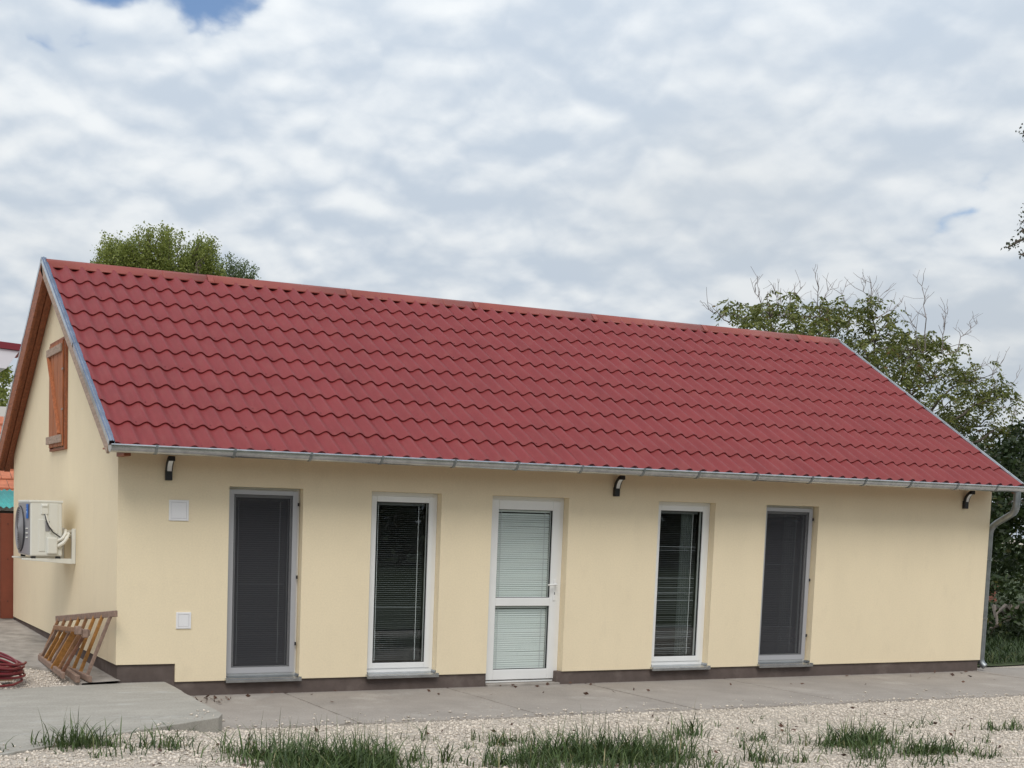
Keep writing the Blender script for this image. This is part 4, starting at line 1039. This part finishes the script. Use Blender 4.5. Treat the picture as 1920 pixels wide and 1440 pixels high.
P = np.stack([X, Y, V[:, :, 2]], -1)*size[:, None, None]
zs = np.where((sy > -1.995) & (sx > .45), .004, gz(sx, sy)); zs[n-nap:] = .159
P += np.stack([sx, sy, zs+size*.30], -1)[:, None, :]
F = np.array([(0,2,4),(2,1,4),(1,3,4),(3,0,4),(2,0,5),(1,2,5),(3,1,5),(0,3,5)])
Fq = (F[None]+6*np.arange(n)[:, None, None]).reshape(-1, 3)
o_ = link('gravel', np_mesh('gravel', P.reshape(-1, 3), Fq), MT['stone']); tag(o_, 'loose cream limestone gravel spread across the yard', 'gravel', kind='stuff')

def blades(n, xy, h, lean, rng, zoff=0, wd=.0045):
    # curved tapering blades, three quads each
    x, y = xy[:, 0], xy[:, 1]; z = gz(x, y)+zoff
    a = rng.random(n)*6.283; L = h; ln = lean*(.4+.9*rng.random(n))
    dx, dy = np.cos(a), np.sin(a); sxv, syv = -dy, dx; w = wd*(.7+.6*rng.random(n))
    v = np.empty((n, 8, 3))
    for i, t in enumerate((0, .36, .70, 1.0)):
        ho = L*ln*t**1.8; hz = L*(t-.38*ln*t**2.2)
        ww = w*(1, .95, .65, .08)[i]
        for s_, k in ((-1, 0), (1, 1)):
            v[:, 2*i+k, 0] = x+dx*ho+sxv*ww*s_; v[:, 2*i+k, 1] = y+dy*ho+syv*ww*s_; v[:, 2*i+k, 2] = z+hz
    q = np.array([(0, 1, 3, 2), (2, 3, 5, 4), (4, 5, 7, 6)])
    return v.reshape(-1, 3), (q[None]+8*np.arange(n)[:, None, None]).reshape(-1, 4)
TUFTS = []      # x, y, rx, ry, count, height
def tuft(x, y, rx, ry, n, h): TUFTS.append((x+.02, y-.12, rx, ry, n, h))
tuft(-1.16, -3.17, .20, .12, 330, .27); tuft(-1.00, -3.22, .12, .08, 110, .18); tuft(-1.75, -3.25, .10, .08, 40, .18)
tuft(-.62, -3.36, .16, .10, 90, .20); tuft(-.50, -3.45, .10, .08, 60, .24); tuft(-.28, -3.0, .10, .05, 26, .12); tuft(-1.05, -3.62, .12, .10, 40, .16); tuft(-.85, -3.55, .2, .12, 40, .12)
for (x, y, n_, h) in [(.02,-3.62,160,.26),(.25,-3.66,230,.30),(.45,-3.55,260,.30),(.62,-3.62,300,.34),(.80,-3.72,330,.34),(.98,-3.62,260,.32),(1.12,-3.60,170,.30),(.35,-3.9,260,.3),(.7,-3.95,300,.3),(1.0,-3.9,260,.3)]: tuft(x, y, .17, .14, n_, h)
for (x, y, n_, h) in [(1.42,-3.62,30,.24),(1.52,-3.55,26,.26),(1.66,-3.70,34,.26),(1.35,-3.35,14,.30),(1.95,-2.75,14,.30),(1.88,-2.70,8,.2),(1.30,-2.9,10,.2),(.95,-2.75,10,.26),(.6,-2.72,8,.3)]: tuft(x, y, .06, .05, n_, h)
for (x, y, n_, h) in [(2.52,-3.12,120,.18),(2.72,-3.02,60,.20),(2.45,-2.85,30,.14),(2.15,-3.20,40,.10)]: tuft(x, y, .12, .08, n_, h)
for (x, y, n_, h) in [(1.95,-3.95,130,.22),(2.2,-3.9,150,.24),(2.45,-3.85,210,.28),(2.62,-3.75,300,.34),(2.85,-3.80,330,.34),(3.05,-3.85,300,.32),(3.25,-3.92,260,.30),(3.45,-3.98,230,.30),(2.7,-4.1,280,.3),(3.05,-4.15,300,.28),(3.4,-4.2,240,.26),(3.68,-4.02,80,.36),(3.62,-3.75,40,.34),(2.3,-4.15,180,.24)]: tuft(x, y, .17, .13, n_, h)
for (x, y, n_, h) in [(4.10,-3.35,30,.26),(4.46,-3.17,80,.30),(4.32,-3.20,26,.18),(4.86,-3.55,60,.16),(5.05,-3.45,26,.16),(4.27,-4.38,90,.26),(4.15,-4.30,40,.28),(4.52,-4.45,40,.20),(4.5,-3.85,20,.2)]: tuft(x, y, .10, .08, n_, h)
for (x, y, n_, h) in [(5.28,-4.0,110,.20),(5.48,-4.0,200,.26),(5.66,-3.98,230,.30),(5.84,-4.02,170,.24),(5.40,-4.25,120,.2),(5.72,-4.50,150,.20),(5.95,-4.45,190,.22),(6.15,-4.50,160,.20),(5.25,-4.52,120,.22),(6.3,-4.75,70,.16),(5.1,-3.75,30,.24)]: tuft(x, y, .16, .10, n_, h)
for (x, y, n_, h) in [(7.0,-3.35,26,.16),(7.25,-3.25,16,.22),(7.72,-3.62,60,.18),(7.9,-3.68,60,.18),(8.2,-3.80,110,.20),(8.05,-3.95,40,.1),(6.9,-4.25,20,.12),(6.6,-3.6,10,.1),(7.4,-4.7,40,.2),(7.0,-4.95,40,.2)]: tuft(x, y, .10, .07, n_, h)
for (x, y, n_, h) in [(-.1,-4.0,120,.22),(.15,-4.15,220,.26),(.45,-4.2,240,.28),(.8,-4.25,240,.28),(1.1,-4.2,160,.26),(1.4,-4.1,40,.2),(2.0,-4.35,150,.22),(2.35,-4.4,200,.24),(2.7,-4.45,240,.26),(3.1,-4.5,240,.26),(3.5,-4.55,160,.24),(4.0,-4.7,60,.2),(5.0,-4.8,90,.2),(5.5,-4.9,120,.2)]: tuft(x, y, .2, .13, int(n_*.6), h*.9)
vs_, qs_, off = [], [], 0
rng = np.random.default_rng(77)
for (x, y, rx, ry, n_, h) in TUFTS:
    n_ = int(n_*.72); sp = np.where(rng.random(n_) < .25, 1.25, .62); xy = np.stack([x+rng.normal(size=n_)*rx*sp, y+rng.normal(size=n_)*ry*sp], -1)
    hh = h*(.28+.82*rng.random(n_)**1.6)*np.where(sp > 1, .75, 1)
    v, q = blades(n_, xy, hh, .85, rng); vs_.append(v); qs_.append(q+off); off += len(v)
    k = max(1, n_//40)        # a few long seed stems
    xy = np.stack([x+rng.normal(size=k)*rx*.5, y+rng.normal(size=k)*ry*.5], -1)
    v, q = blades(k, xy, h*(1.0+.35*rng.random(k)), .22, rng, wd=.003); vs_.append(v); qs_.append(q+off); off += len(v)
# thin weeds strewn over the gravel
n_ = 420; xy = np.stack([rng.uniform(-.9, 9, n_), rng.uniform(-4.9, -2.5, n_)], -1)
cl = rng.normal(size=(n_, 2))*.02; xy = np.repeat(xy[::6], 6, 0)[:n_]+cl
xy = xy[~in_poly(xy[:, 0], xy[:, 1], APRON)]; n_ = len(xy)
v, q = blades(n_, xy, .03+.09*rng.random(n_), .9, rng, wd=.003); vs_.append(v); qs_.append(q+off); off += len(v)
o_ = link('grass', np_mesh('grass', np.concatenate(vs_), np.concatenate(qs_)), MT['grass']); tag(o_, 'coarse green grass tufts growing through the gravel', 'grass', kind='stuff')
# lawn grass beside the house
n_ = 26000; xy = np.stack([12.5+7*rng.random(n_)**1.3, .45+7*rng.random(n_)], -1)
xy = xy[(xy[:, 1] < (xy[:, 0]-12)*.75+.8)]; n_ = len(xy)
v, q = blades(n_, xy, .07+.16*rng.random(n_)**2, .7, rng, .03, wd=.006)
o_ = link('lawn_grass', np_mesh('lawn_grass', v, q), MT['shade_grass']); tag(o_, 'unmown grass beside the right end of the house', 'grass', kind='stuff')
# unseen tree belt behind the viewer, added to darken reflections in panes and gutter
rng = np.random.default_rng(90); n_ = 15000
n_ = 34000; bx = rng.uniform(-45, 75, n_); top = 6.5+1.6*np.sin(bx*.33)+1.1*np.sin(bx*.9+1)
bz = .2+top*rng.random(n_)**.8; by = -36+rng.normal(size=n_)*1.4
dd = rng.normal(size=(n_, 3)); dd[:, 2] -= .2
o_ = link('unseen_tree_belt', leaves_mesh('unseen_tree_belt', np.stack([bx, by, bz], -1), unit(dd), rng.uniform(.5, .95, n_), .7, rng), MT['darkleaf']); tag(o_, 'unseen belt of dark trees, added for dark reflections in the window glass', 'trees', kind='stuff')
# dry leaves on the path
lx = np.concatenate([rng.uniform(.55, 12, 42), rng.normal(.95, .16, 22)]); ly = np.concatenate([-.05-.9*rng.random(42)**2, -.16-.35*rng.random(22)])
k = len(lx); ax_ = rng.normal(size=(k, 3)); ax_[:, 2] = np.abs(ax_[:, 2])*.25
o_ = link('leaf_litter', leaves_mesh('leaf_litter', np.stack([lx, ly, np.full(k, .010)], -1), unit(ax_), rng.uniform(.03, .075, k), .6, rng), MT['dead_leaf']); tag(o_, 'dry brown leaves scattered along the concrete path', 'leaves', kind='stuff')
k = 90; lx = rng.uniform(-1, 9, k); ly = rng.uniform(-4.6, -2.3, k); keep = ~in_poly(lx, ly, APRON); lx, ly = lx[keep], ly[keep]; k = len(lx)
ax_ = rng.normal(size=(k, 3)); ax_[:, 2] = np.abs(ax_[:, 2])*.3
o_ = link('leaf_litter', leaves_mesh('leaf_litter', np.stack([lx, ly, gz(lx, ly)+.015], -1), unit(ax_), rng.uniform(.03, .07, k), .55, rng), MT['dead_leaf']); tag(o_, 'dry brown leaves scattered over the gravel', 'leaves', kind='stuff')
